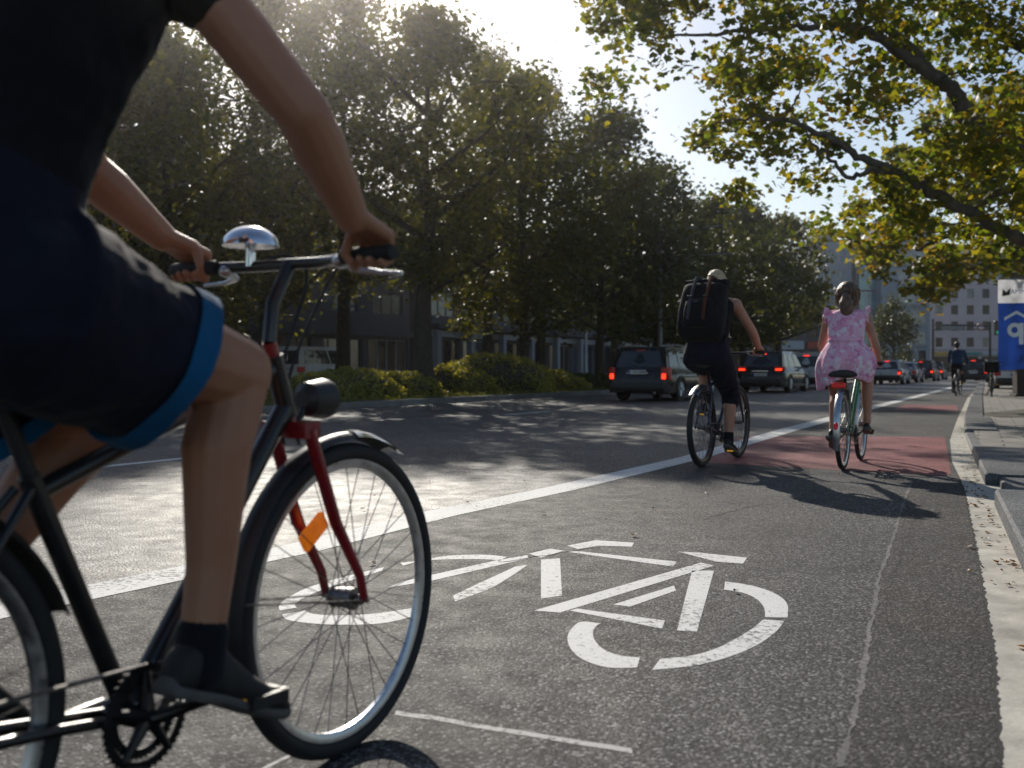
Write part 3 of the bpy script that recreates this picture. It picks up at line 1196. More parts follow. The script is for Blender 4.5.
def head(mb, c, s=1.0, pitch=0.0):
    c = Vector(c)
    M = Matrix.Rotation(R(pitch), 3, 'Y')

    def P(x, y, z):
        return c + M @ Vector((x, y, z)) * s
    mb.ell(P(-.008, 0, .030), (.098 * s, .077 * s, .092 * s), M)
    mb.ell(P(.020, 0, -.035), (.070 * s, .062 * s, .080 * s), M)
    mb.ell(P(.062, 0, -.088), (.028 * s, .034 * s, .024 * s), M)           # chin
    mb.cone(P(.088, 0, .012), P(.106, 0, -.024), .009 * s, .013 * s, 8)       # nose
    for sd in (-1, 1):
        mb.ell(P(.062, sd * .036, -.028), (.026 * s, .022 * s, .022 * s), M)   # cheek
        mb.ell(P(-.004, sd * .080, -.005), (.017 * s, .009 * s, .032 * s), M)  # ear
        mb.ell(P(.076, sd * .030, .030), (.016 * s, .026 * s, .008 * s), M)    # brow
    mb.ell(P(.082, 0, -.055), (.014 * s, .024 * s, .006 * s), M)
    mb.ell(P(.080, 0, -.066), (.013 * s, .020 * s, .006 * s), M)
    return P


def shoe(parent, ankle, toe, m_up, m_sole, L=.285, w=.050, h=.085, name='shoe', tilt=None):
    """A shoe whose sole runs from below the ankle towards the toe."""
    ankle, toe = Vector(ankle), Vector(toe)
    d = toe - ankle
    side = Vector((0, 1, 0))
    fw = Vector((d.x, d.y, tilt if tilt is not None else d.z)).normalized()
    up = fw.cross(side).normalized()
    if up.z < 0:
        up = -up
    side = up.cross(fw).normalized()
    heel = ankle - fw * .065 - up * .075
    tab = [(0, .016, .010, .05), (.02, .030, 0, .075), (.09, .036, 0, .092), (.24, .034, .002, .100), (.38, .036, .004, .082), (.55, .044, .002, .064), (.72, .050, 0, .054), (.86, .045, .004, .045), (.95, .032, .010, .036), (1.0, .012, .018, .028)]
    o = MB()
    s = MB()
    rings, r2 = [], []
    k = w / .05
    for (t, hw, z0, z1) in tab:
        ring, rs = [], []
        for j in range(16):
            q = 2 * math.pi * j / 16
            cy = math.cos(q)
            sz = math.sin(q)
            zz = (z0 + .012 + z1 * h / .09) / 2 + (z1 * h / .09 - z0 - .012) / 2 * math.copysign(abs(sz) ** .8, sz)
            ring.append(heel + fw * t * L + side * hw * k * math.copysign(abs(cy) ** .8, cy) + up * zz)
            zs = z0 + .009 + .011 * math.copysign(abs(sz) ** .3, sz)
            rs.append(heel + fw * (t * 1.012 - .006) * L + side * (hw * k + .004) * math.copysign(abs(cy) ** .8, cy) + up * zs)
        rings.append(ring)
        r2.append(rs)
    o.loft(rings)
    s.loft(r2)
    a = o.build(name, m_up, parent, smooth=60)
    s.build('sole', m_sole, a, smooth=60)
    return a


def person(name, label, loc, phi, J, S, group=None):
    root = thing(name, label, 'person', (loc[0], loc[1], 0), math.pi / 2 - phi, group)
    b = MB()
    k = S.get('k', 1.0)
    pel, neck, hd = Vector(J['pelvis']), Vector(J['neck']), Vector(J['head'])
    hw, ww, cw, dp = S.get('hip_w', .165), S.get('waist_w', .145), S.get('chest_w', .175), S.get('depth', .112)
    b.loft(torso_rings(pel, neck, ww, cw, hw, dp, lean_mid=S.get('bow', .02), z0=-.18, z1=1.02))
    b.cone(neck - (hd - neck) * .2, hd - Vector((0.01, 0, .05)), .058 * k, .052 * k)
    P = head(b, hd, S.get('hs', 1.0), S.get('pitch', 0))
    ua, ea, wa = S.get('arm', (.050, .042, .029))
    tg, kn, cf, an = S.get('leg', (.088, .060, .056, .036))
    for sd, c in ((-1, 'R'), (1, 'L')):
        sh, el, wr, gr = (Vector(J[x + c]) for x in ('sh', 'el', 'wr', 'gr'))
        b.ell(sh, (.062 * k, .060 * k, .062 * k))
        b.cone(Vector((neck.x, sd * .05, neck.z - .03)), sh, .060 * k, .056 * k)
        b.cone(sh, el, ua, ea)
        fm = el.lerp(wr, .3)
        b.cone(el, fm, ea, ea * 1.04)
        b.cone(fm, wr, ea * 1.04, wa)
        hand(b, wr, gr, J.get('ax' + c, Vector((0, sd, 0))), None, S.get('hand', 1.0))
        hp, kn_, ak = (Vector(J[x + c]) for x in ('hip', 'kn', 'an'))
        b.cone(hp, hp.lerp(kn_, .45), tg * 1.1, tg)
        b.cone(hp.lerp(kn_, .45), kn_, tg, kn)
        d = (ak - kn_)
        bkw = Vector((-1, 0, 0)) - d.normalized() * Vector((-1, 0, 0)).dot(d.normalized())
        calf = kn_ + d * .30 + bkw * .022
        b.cone(kn_, calf, kn * .96, cf)
        b.cone(calf, kn_ + d * .75, cf, an * 1.12)
        b.cone(kn_ + d * .75, ak, an * 1.12, an)
        b.ell(kn_ + Vector((.018, 0, 0.004)), (kn * .72, kn * .7, kn * .8))
    body = fuse(b, 'body', S['skin'], root, S.get('vox', .007), S.get('sm', 7))
    for sd in (-1, 1):
        e = MB()
        e.ell(P(.074, sd * .031, .012), .0125)
        e.build('eye', M_EYE, root)
        MB().ell(P(.0845, sd * .031, .012), .0045).build('pupil', M_INK, root)
    return root, P
# ------------------------------------------------------------------ the near rider
PN = R(27.64)
ON = (-.8746, 1.3778)
near_bike = make_bike('bicycle', 'dark bicycle with red fork and orange spoke reflector ridden closest to the camera', ON, PN, dict(
    R=.360, tyre=.020, xr=-.06, xf=1.06, bbx=.43, bbz=.285, frame=M_BLACKMET, fork=M_REDP, rim=M_ALU, spokes=32, sr=.0012, ht=.92, hb=.79,
    sx=.16, sz=.905, bz=1.118, bx=.865, bw=.315, sweep=.05, skew=.035, bell=.062, crank=0, ptilt={-1: 4, 1: 25}, guard=(20, 200), fguard=(62, 190),
    guardm=M_DARKPLAS, fguardm=M_DARKPLAS, lamp=(.955, .825), spokeref=[124], derailleur=True, ring=.092, lever=M_ALU, tb=.018))
# bright metal tip on the front mudguard
m = MB()
rings = []
for i in range(12):
    q = R(58 + 30 * i / 11)
    rings.append([Vector((1.06 + math.cos(q) * (.36 + dr), yy, .36 + math.sin(q) * (.36 + dr))) for dr, yy in ((.014, -.031), (.026, -.018), (.030, 0), (.026, .018), (.014, .031), (.024, 0))])
m.loft(rings)
m.build('mudguard_tip', M_CHROME, near_bike, smooth=60)

J = dict(pelvis=(.11, 0, 1.0), neck=(.325, 0, 1.585), head=(.43, 0, 1.78),
         shR=(.385, -.195, 1.545), elR=(.515, -.325, 1.325), wrR=(.705, -.285, 1.178), grR=(.782, -.272, 1.122),
         shL=(.385, .195, 1.545), elL=(.575, .285, 1.30), wrL=(.775, .285, 1.185), grL=(.845, .272, 1.122),
         axR=(-.12, -1, 0), axL=(.02, 1, 0),
         hipR=(.16, -.10, .985), knR=(.565, -.125, .885), anR=(.485, -.125, .425),
         hipL=(.14, .10, .98), knL=(.475, .115, .80), anL=(.15, .12, .49))
near, P = person('person', 'cyclist in black top and dark shorts with blue hem riding closest to the camera', ON, PN, J,
                 dict(skin=M_SKIN, vox=.0038, sm=6, arm=(.056, .046, .032), leg=(.098, .068, .062, .039), hip_w=.175, waist_w=.15, chest_w=.19, depth=.125, bow=.03, pitch=8))
# top
c = MB()
c.loft(torso_rings(J['pelvis'], J['neck'], .168, .20, .188, .140, lean_mid=.03, z0=.12, z1=1.0))
for q in 'RL':
    sh, el = Vector(J['sh' + q]), Vector(J['el' + q])
    c.ell(sh, .075)
    c.cone(Vector((J['neck'][0], sh.y * .3, J['neck'][2] - .05)), sh, .080, .074)
    c.cone(sh, sh.lerp(el, .10), .074, .072)
fuse(c, 'shirt', M_BLACKCLOTH, near, .006, 6, folds=.007)
# shorts: loose legs hanging below the thigh
c = MB()
c.loft(torso_rings(J['pelvis'], J['neck'], .165, .19, .192, .142, lean_mid=.03, z0=-.2, z1=.30))
for q, t1 in (('R', .70), ('L', .68)):
    hp, kn = Vector(J['hip' + q]), Vector(J['kn' + q])
    c.ell(hp + Vector((-.01, 0, .0)), (.145, .140, .145))
    c.cone(hp, hp.lerp(kn, .38), .140, .118, 20)
    d = kn - hp
    rings = []
    for i in range(9):
        t = i / 8 * t1
        ctr = hp + d * t + Vector((0, 0, .006 - .022 * (i / 8)))
        tg = d.normalized()
        up = Vector((0, 0, 1)) - tg * tg.z
        up.normalize()
        sd = tg.cross(up)
        ring = []
        for j in range(26):
            a = 2 * math.pi * j / 26
            low = max(0, -math.cos(a))
            r = .118 + .046 * (1 - i / 8) ** 1.5 + .030 * low * (i / 8) + .005 * math.sin(a * 5 + i * .7) * (i / 8)
            slant = -.085 * (1 - math.cos(a)) / 2 * (i / 8)
            ring.append(ctr + tg * slant + up * math.cos(a) * r + sd * math.sin(a) * r * .95)
        rings.append(ring)
    c.loft(rings)
    # the blue hem band, a loop of cloth round the end of the leg
    hb = MB()
    rr = []
    for t, ex in ((.0, .010), (.5, .012), (1.0, .011), (1.02, -.004), (.5, -.006)):
        i = 6.7 + t * 1.5
        f = i / 8
        ctr = hp + d * f * t1 + Vector((0, 0, .006 - .022 * f))
        ring = []
        for j in range(40):
            a = 2 * math.pi * j / 40
            low = max(0, -math.cos(a))
            r = .118 + .046 * (1 - min(1, f)) ** 1.5 + .030 * low * f + .005 * math.sin(a * 5 + i * .7) * f + ex
            slant = -.085 * (1 - math.cos(a)) / 2 * f
            ring.append(ctr + tg * slant + up * math.cos(a) * r + sd * math.sin(a) * r * .95)
        rr.append(ring)
    hb.loft(rr, closed=True)
    hb.build('hem_band', M_BLUECLOTH, near, smooth=60)
fuse(c, 'shorts', M_NAVYCLOTH, near, .006, 5, folds=.0065)
for q, toe, tl in (('R', (.70, -.125, .36), -.10), ('L', (.33, .12, .33), -.16)):
    a = Vector(J['an' + q])
    kn = Vector(J['kn' + q])
    shoe(near, a + Vector((.0, 0, -.04 if q == 'R' else -.03)), toe, M_SHOE, M_SOLE, L=.32, tilt=tl if q == 'R' else None, h=.10)
    dd = (kn - a).normalized()
    MB().cone(a - dd * .06, a + dd * .005, .045, .044, 20).build('sock', M_SOCK, near)
h = MB()
h.ell(P(-.018, 0, .040), (.104, .084, .092), Matrix.Rotation(R(8), 3, 'Y'))
h.ell(P(-.05, 0, -.01), (.066, .074, .075))
fuse(h, 'hair', M_HAIRD, near, .006, 3)

near_bike.scale = near.scale = (.994, .994, .992)

# ------------------------------------------------------------------ the rider with the backpack
P2 = R(29.5)
O2 = ground(702, 467)
bike2 = make_bike('bicycle', 'black bicycle with fat tyres ridden by the man with the backpack', O2, P2, dict(
    R=.36, tyre=.027, xf=1.10, frame=M_BLUEP, fork=M_BLACKMET, rim=M_BLACKMET, bz=1.04, bx=.86, bw=.33, sweep=.03, sx=.13, sz=.95, crank=-84,
    guard=(70, 128), guardm=M_ALU, guardw=.045, ptilt={-1: 8, 1: 5}, derailleur=True, lever=M_ALU, sr=.0013))
J = dict(pelvis=(.11, -.01, 1.01), neck=(.36, .0, 1.545), head=(.43, .0, 1.69),
         shR=(.37, -.20, 1.475), elR=(.56, -.30, 1.235), wrR=(.765, -.30, 1.09), grR=(.83, -.285, 1.045),
         shL=(.37, .20, 1.475), elL=(.56, .30, 1.235), wrL=(.765, .30, 1.09), grL=(.83, .285, 1.045),
         hipR=(.13, -.10, .99), knR=(.46, -.125, .655), anR=(.40, -.125, .235),
         hipL=(.13, .10, .99), knL=(.57, .15, .90), anL=(.37, .12, .56))
man, P = person('person', 'man in sleeveless top with a rolltop backpack cycling beside the lane line', O2, P2, J,
                dict(skin=M_SKIN2, vox=.0065, sm=7, hip_w=.175, waist_w=.16, chest_w=.185, depth=.12, pitch=6, arm=(.052, .043, .030), leg=(.092, .063, .060, .038)))
c = MB()
c.loft(torso_rings(J['pelvis'], J['neck'], .178, .192, .185, .138, lean_mid=.02, z0=.08, z1=.99))
for q in 'RL':
    sh = Vector(J['sh' + q])
    c.cone(Vector((J['neck'][0], sh.y * .3, J['neck'][2] - .05)), Vector((sh.x, sh.y * .62, sh.z + .028)), .066, .054)
fuse(c, 'tank_top', M_BLACKCLOTH, man, .008, 5, folds=.006)
c = MB()
c.loft(torso_rings(J['pelvis'], J['neck'], .18, .19, .205, .155, lean_mid=.02, z0=-.2, z1=.26))
for q, t1 in (('R', 1.02), ('L', 1.0)):
    hp, kn, ak = Vector(J['hip' + q]), Vector(J['kn' + q]), Vector(J['an' + q])
    c.cone(hp, hp.lerp(kn, .5), .125, .112, 20)
    c.cone(hp.lerp(kn, .5), kn, .112, .085, 20)
    c.cone(kn, kn.lerp(ak, .16), .085, .082, 20)
fuse(c, 'shorts', M_PLUM, man, .008, 5, folds=.009)
for q, toe in (('R', (.60, -.125, .15)), ('L', (.58, .12, .50))):
    a = Vector(J['an' + q])
    shoe(man, a + Vector((0, 0, -.02)), toe, M_SHOE, M_SOLE, L=.30)
    MB().cone(a - Vector((0, 0, .03)), a + (Vector(J['kn' + q]) - a).normalized() * .05, .044, .042, 16).build('sock', M_SOCK, man)
h = MB()
h.ell(P(-.016, 0, .036), (.103, .083, .096), Matrix.Rotation(R(6), 3, 'Y'))
h.ell(P(-.045, 0, -.015), (.066, .074, .070))
for i in range(70):
    q, zz = rnd.uniform(0, 6.28), rnd.uniform(-.02, .12)
    rr_ = math.sqrt(max(.05, 1 - ((zz - .02) / .125) ** 2))
    p0 = P(-.016 + .100 * rr_ * math.cos(q), .080 * rr_ * math.sin(q), zz)
    p1 = P(-.016 + .108 * rr_ * math.cos(q + .3), .089 * rr_ * math.sin(q + .3), zz - .03)
    h.tube([p0, p0.lerp(p1, .5) * 1.0 + Vector((0, 0, .004)), p1], [.007, .009, .004], 6)
fuse(h, 'hair', M_HAIRG, man, .005, 1)

# backpack
dirs = (Vector(J['neck']) - Vector(J['pelvis'])).normalized()
fwd = Vector((0, 1, 0)).cross(dirs).normalized()
if fwd.x < 0:
    fwd = -fwd
bp = thing('backpack', 'big black rolltop backpack worn by the cycling man', 'backpack', (O2[0], O2[1], 0), math.pi / 2 - P2)
base = Vector(J['pelvis']) + dirs * .055 - fwd * .245 + Vector((0, .005, 0))
rings = []
for (t, w, d, bk) in ((0, .15, .07, .03), (.02, .19, .10, .015), (.08, .21, .12, .005), (.25, .215, .125, 0), (.40, .205, .12, 0), (.48, .20, .11, .005), (.52, .195, .09, .01), (.545, .17, .06, .02)):
    ring = []
    for j in range(28):
        q = 2 * math.pi * j / 28
        cx, sy = math.cos(q), math.sin(q)
        ring.append(base + dirs * t + fwd * (math.copysign(abs(cx) ** .55, cx) * d + bk) + Vector((0, 1, 0)) * math.copysign(abs(sy) ** .55, sy) * w)
    rings.append(ring)
MB().loft(rings).build('main_bag', M_PACK, bp, smooth=70)
tp = base + dirs * .555 + fwd * .02
m = MB()
rr = []
for i in range(15):
    y = -.20 + .40 * i / 14
    r = .052 * (1 - .18 * abs(y / .2) ** 3) + .004 * math.sin(i * 1.9)
    rr.append([tp + Vector((0, y, 0)) + (fwd * math.cos(2 * math.pi * j / 16) * 1.25 + dirs * math.sin(2 * math.pi * j / 16)) * r for j in range(16)])
m.loft(rr)
m.build('roll_top', M_PACK, bp, smooth=70)
m = MB()
rings = []
for (t, w, d) in ((.05, .10, .02), (.07, .125, .04), (.20, .13, .045), (.30, .125, .035), (.33, .10, .01)):
    ring = []
    for j in range(20):
        q = 2 * math.pi * j / 20
        cx, sy = math.cos(q), math.sin(q)
        ring.append(base - fwd * .12 + dirs * t + fwd * math.copysign(abs(cx) ** .6, cx) * d + Vector((0, 1, 0)) * math.copysign(abs(sy) ** .6, sy) * w)
    rings.append(ring)
m.loft(rings)
m.build('front_pocket', M_PACK, bp, smooth=70)
for y in (-.07, .07):
    st = MB()
    pts = [base - fwd * .170 + dirs * .10, base - fwd * .172 + dirs * .30, base - fwd * .132 + dirs * .45, base - fwd * .085 + dirs * .575, base + fwd * .02 + dirs * .615]
    pts = [p + Vector((0, y, 0)) for p in pts]
    st.tube(pts, .016, 8, up=(0, 1, 0), flat=1.0)
    sc = MB()
    for a_, b_ in zip(pts, pts[1:]):
        pass
    o = st.build('strap', M_REDSTRAP if y < 0 else M_STRAP, bp)
    MB().box(base - fwd * .180 + dirs * .32 + Vector((0, y, 0)), (.014, .044, .030), Matrix.Rotation(R(-22), 3, 'Y')).build('buckle', M_DARKPLAS, bp, bevel=.004)
MB().box(base - fwd * .170 + dirs * .285 + Vector((0, .02, 0)), (.006, .05, .022), Matrix.Rotation(R(22), 3, 'Y')).build('badge', M_STRAP, bp, bevel=.002)
for sd in (-1, 1):
    ss = MB()
    n0 = Vector(J['neck'])
    shp = n0 + Vector((0, sd * .115, -.015))
    pts = catmull([base + dirs * .50 + fwd * .10 + Vector((0, sd * .10, 0)), shp + dirs * .028 - fwd * .03, shp + fwd * .09 - dirs * .03, shp + fwd * .165 - dirs * .16, Vector(J['pelvis']) + dirs * .22 + fwd * .12 + Vector((0, sd * .16, 0)), base + dirs * .06 + fwd * .10 + Vector((0, sd * .19, 0))], 5)
    ss.tube(pts, .022, 8)
    ss.build('shoulder_strap', M_PACK, bp)

# ------------------------------------------------------------------ the rider in the dress
P3 = R(27.0)
O3 = ground(843, 470)
bike3 = make_bike('bicycle', 'green city bicycle with silver mudguards ridden by the woman in the dress', O3, P3, dict(
    R=.35, tyre=.021, xf=1.08, frame=M_GREENP, fork=M_GREENP, rim=M_ALU, bz=.93, bx=.73, bw=.245, sweep=.15, sx=.075, sz=.862, sw=.125, step=True, crank=10,
    guard=(25, 205), guardm=M_ALU, fguard=(60, 200), rack=True, rackm=M_STEEL, rearlight=True, gref=172, post=M_BLACKMET, ht=.86, hb=.70, stk=.70, ptilt={-1: 6, 1: 20}, sr=.0013))
J = dict(pelvis=(.14, 0, .945), neck=(.245, 0, 1.405), head=(.285, .0, 1.535),
         shR=(.235, -.165, 1.345), elR=(.31, -.235, 1.09), wrR=(.52, -.228, .975), grR=(.59, -.215, .935),
         shL=(.235, .165, 1.345), elL=(.31, .235, 1.09), wrL=(.52, .228, .975), grL=(.59, .215, .935),
         hipR=(.16, -.09, .92), knR=(.575, -.13, .80), anR=(.545, -.13, .40),
         hipL=(.16, .09, .92), knL=(.47, .13, .655), anL=(.26, .13, .315))
lady, P = person('person', 'woman in a pink floral dress with a brown ponytail riding over the red lane surface', O3, P3, J,
                 dict(skin=M_SKIN2, vox=.0065, sm=7, k=.88, hip_w=.175, waist_w=.128, chest_w=.152, depth=.108, pitch=4, hs=1.02, arm=(.042, .036, .026), leg=(.092, .058, .053, .034), hand=.9))
c = MB()
c.loft(torso_rings(J['pelvis'], J['neck'], .148, .166, .17, .124, lean_mid=.02, z0=.30, z1=.97))
for q in 'RL':
    sh = Vector(J['sh' + q])
    c.cone(Vector((J['neck'][0], sh.y * .4, J['neck'][2] - .045)), Vector((sh.x, sh.y * .86, sh.z + .016)), .060, .054)
dress = fuse(c, 'dress', M_DRESS, lady, .007, 5, folds=.005)
# skirt flares over hips and saddle, the hem hanging lower behind and to the left
pel = Vector(J['pelvis'])
rings = []
n = 72
rows = 18
for i in range(rows + 1):
    t = i / rows
    ring = []
    for j in range(n):
        q = 2 * math.pi * j / n
        cx, sy = math.cos(q), math.sin(q)
        front = max(0, cx)
        left = max(0, sy)
        w = .146 + (.258 - .146) * math.sin(min(1, t * 1.75) * math.pi / 2)
        w -= (.055 - .035 * left) * (max(0, t - .55) / .45) ** 1.5
        dback = .125 + .065 * math.sin(min(1, t * 1.6) * math.pi / 2) - .03 * max(0, t - .6) / .4
        dfront = .12 + .33 * t ** .8
        d = dfront if cx > 0 else dback
        fl = t * .016 * math.sin(j * 2 * math.pi / n * 11 + .8 * math.sin(j * .4)) + t * .010 * math.sin(j * 2 * math.pi / n * 5 + 1)
        back = max(0, -cx) ** 1.5
        zend = .775 - .095 * left ** 1.5 + .02 * back + .09 * front
        z = 1.135 + (zend - 1.135) * t - .012 * t * math.sin(q * 3 + .5)
        ring.append(pel + Vector((.02 + cx * (d + fl), sy * (w + fl), z - pel.z)))
    rings.append(ring)
inner = []
for i in range(rows, rows - 3, -1):
    inner.append([pel + (p - pel) * 1.0 + Vector((pel.x - p.x, pel.y - p.y, 0)) * .03 for p in rings[i]])
m = MB()
m.loft(rings + inner, cap=False)
m.build('skirt', M_DRESS, dress, smooth=80, fix=False)
m = MB()
rr = []
for i in range(5):
    t = i / 4
    rr.append([pel + Vector((.012 + math.cos(2 * math.pi * j / 40) * (.128 + .005 * math.sin(t * math.pi)), math.sin(2 * math.pi * j / 40) * (.150 + .005 * math.sin(t * math.pi)), .175 + .035 * t)) for j in range(40)])
m.loft(rr)
m.build('waistband', M_DRESS, dress, smooth=60)
for q, sd in (('R', -1), ('L', 1)):
    sh = Vector(J['sh' + q])
    m = MB()
    rr = []
    for i in range(6):
        t = i / 5
        ring = []
        for j in range(36):
            a = 2 * math.pi * j / 36
            r = .056 + .020 * t + .008 * t * math.sin(a * 8)
            ring.append(sh + Vector((math.cos(a) * r, sd * (-.012 + .040 * t), math.sin(a) * r + .018)))
        rr.append(ring)
    m.loft(rr + [[p + Vector((0, -sd * .004, 0)) for p in rr[-1]], [p + Vector((0, -sd * .012, 0)) for p in rr[2]]], cap=False)
    m.build('ruffle_sleeve', M_DRESS, dress, smooth=70, fix=False)
h = MB()
h.ell(P(-.020, 0, .034), (.114, .100, .106), Matrix.Rotation(R(4), 3, 'Y'))
for sd in (-1, 1):
    h.ell(P(-.03, sd * .065, -.02), (.06, .034, .07))
h.ell(P(-.05, 0, -.015), (.068, .076, .072))
h.ell(P(-.110, 0, .010), (.034, .038, .034))
h.ell(P(-.078, 0, -.065), (.040, .060, .070))
pt = catmull([P(-.118, 0, .01), P(-.148, -.008, -.04), P(-.150, -.012, -.11), P(-.135, -.014, -.19), P(-.125, -.018, -.235)], 5)
h.tube(pt, [.030 + .022 * math.sin(math.pi * min(1, i / (len(pt) - 1) * 1.1)) if i < len(pt) - 2 else .012 for i in range(len(pt))], 14)
for i in range(46):
    q = rnd.uniform(0, 6.28)
    w_ = rnd.uniform(.012, .052)
    z1 = rnd.uniform(-.16, -.27)
    a0 = P(-.115 + .02 * math.cos(q), .02 * math.sin(q), .005)
    a1 = P(-.150 + w_ * math.cos(q), -.008 + w_ * 1.2 * math.sin(q), -.07)
    a2 = P(-.145 + w_ * .9 * math.cos(q + .4), -.014 + w_ * 1.1 * math.sin(q + .4), -.15)
    a3 = P(-.125 + w_ * .6 * math.cos(q + .9), -.018 + w_ * math.sin(q + .9), z1)
    P_s = catmull([a0, a1, a2, a3], 4)
    h.tube(P_s, [.007 - .004 * k / (len(P_s) - 1) for k in range(len(P_s))], 5)
for i in range(90):
    q, zz = rnd.uniform(1.2, 5.1), rnd.uniform(-.11, .045)
    rr_ = math.sqrt(max(.25, 1 - ((zz - .02) / .14) ** 2))
    p0 = P(-.018 + .104 * rr_ * math.cos(q), .094 * rr_ * math.sin(q), zz + .03)
    p1 = P(-.024 + .116 * rr_ * math.cos(q), .106 * rr_ * math.sin(q), zz)
    h.tube([p0, p0.lerp(p1, .6) + Vector((0, 0, .008)), p1 + Vector((0, 0, -.025))], [.007, .010, .003], 6)
for i in range(60):
    a = rnd.uniform(-1, 1)
    p0 = P(-.02 - .07 * rnd.random(), .092 * a, .125 - .075 * abs(a) - .02 * rnd.random())
    p1 = P(-.104, .05 * a, .03)
    h.tube([p0, p1, P(-.118, .01 * a, .008)], [.006, .007, .006], 6)
fuse(h, 'hair', M_HAIRB, lady, .004, 1)
MB().torus((0, 0, 0), 'y', .026, .008, 20, 8).build('hair_tie', M_DARKPLAS, lady).location = P(-.128, 0, .002)
for q, toe in (('R', (.76, -.13, .33)), ('L', (.43, .13, .20))):
    a = Vector(J['an' + q])
    shoe(lady, a + Vector((0, 0, -.015)), toe, M_BOOT, M_SOLE, L=.25, w=.042, h=.07 if q == 'R' else .10)

# ------------------------------------------------------------------ the far rider, dark against the light
P4 = R(31)
O4 = ground(956, 396)
bike4 = make_bike('bicycle', 'dark bicycle far down the lane under the distant cyclist', O4, P4, dict(
    R=.35, tyre=.022, frame=M_BLACKMET, rim=M_STEEL, bz=1.06, bx=.82, bw=.28, sweep=.08, sx=.13, sz=.92, crank=40, guard=(20, 200), guardm=M_DARKPLAS, rack=True, sr=.0013))
J = dict(pelvis=(.13, 0, 1.0), neck=(.27, 0, 1.51), head=(.31, .0, 1.665),
         shR=(.26, -.19, 1.45), elR=(.42, -.27, 1.20), wrR=(.67, -.26, 1.10), grR=(.74, -.25, 1.06),
         shL=(.26, .19, 1.45), elL=(.42, .27, 1.20), wrL=(.67, .26, 1.10), grL=(.74, .25, 1.06),
         hipR=(.14, -.09, .98), knR=(.55, -.12, .90), anR=(.50, -.12, .50), hipL=(.14, .09, .98), knL=(.42, .12, .64), anL=(.25, .12, .25))
far, P = person('person', 'distant cyclist in dark blue clothes far ahead between the queue and the blue banner', O4, P4, J, dict(skin=M_SKIN2, vox=.010, sm=4))
c = MB()
c.loft(torso_rings(J['pelvis'], J['neck'], .165, .19, .18, .135, lean_mid=.02, z0=.05, z1=1.0))
for q in 'RL':
    sh, el, wr = Vector(J['sh' + q]), Vector(J['el' + q]), Vector(J['wr' + q])
    c.ell(sh, .072)
    c.cone(Vector((J['neck'][0], sh.y * .3, J['neck'][2] - .05)), sh, .076, .07)
    c.cone(sh, el, .070, .058)
    c.cone(el, wr, .058, .044)
fuse(c, 'jacket', M_DENIM, far, .012, 4, folds=.010)
c = MB()
c.loft(torso_rings(J['pelvis'], J['neck'], .17, .19, .185, .14, z0=-.2, z1=.25))
for q in 'RL':
    hp, kn, ak = Vector(J['hip' + q]), Vector(J['kn' + q]), Vector(J['an' + q])
    c.cone(hp, kn, .105, .078)
    c.cone(kn, ak, .075, .05)
fuse(c, 'trousers', M_NAVYCLOTH, far, .012, 4)
for q, toe in (('R', (.72, -.12, .44)), ('L', (.44, .12, .14))):
    shoe(far, Vector(J['an' + q]) + Vector((0, 0, -.01)), toe, M_BOOT, M_SOLE, L=.28)
h = MB()
h.ell(P(-.016, 0, .036), (.104, .084, .096))
h.ell(P(-.045, 0, -.015), (.066, .074, .07))
fuse(h, 'hair', M_HAIRD, far, .009, 2)

# a bicycle left standing at the pavement edge beyond
bike5 = make_bike('bicycle', 'parked black bicycle standing at the pavement edge left of the banner', (14.05, 29.3), R(24), dict(
    R=.35, tyre=.022, frame=M_BLACKMET, rim=M_STEEL, bz=1.08, bx=.80, bw=.28, sweep=.1, sx=.13, sz=.93, crank=120, guard=(20, 200), guardm=M_DARKPLAS, rack=True, sr=.0013))
ks = MB()
ks.tube([(.40, .06, .28), (.34, .19, .0)], .009, 8)
ks.build('kickstand', M_STEEL, bike5)
pb = thing('pannier', 'black pannier box carried on the rack of the parked bicycle', 'pannier', (14.05, 29.3, 0), math.pi / 2 - R(24))
MB().box((-.04, 0, .93), (.36, .40, .30)).build('box', M_PACK, pb, bevel=.03)
MB().box((-.04, 0, 1.09), (.37, .41, .03)).build('lid', M_DARKPLAS, pb, bevel=.01)
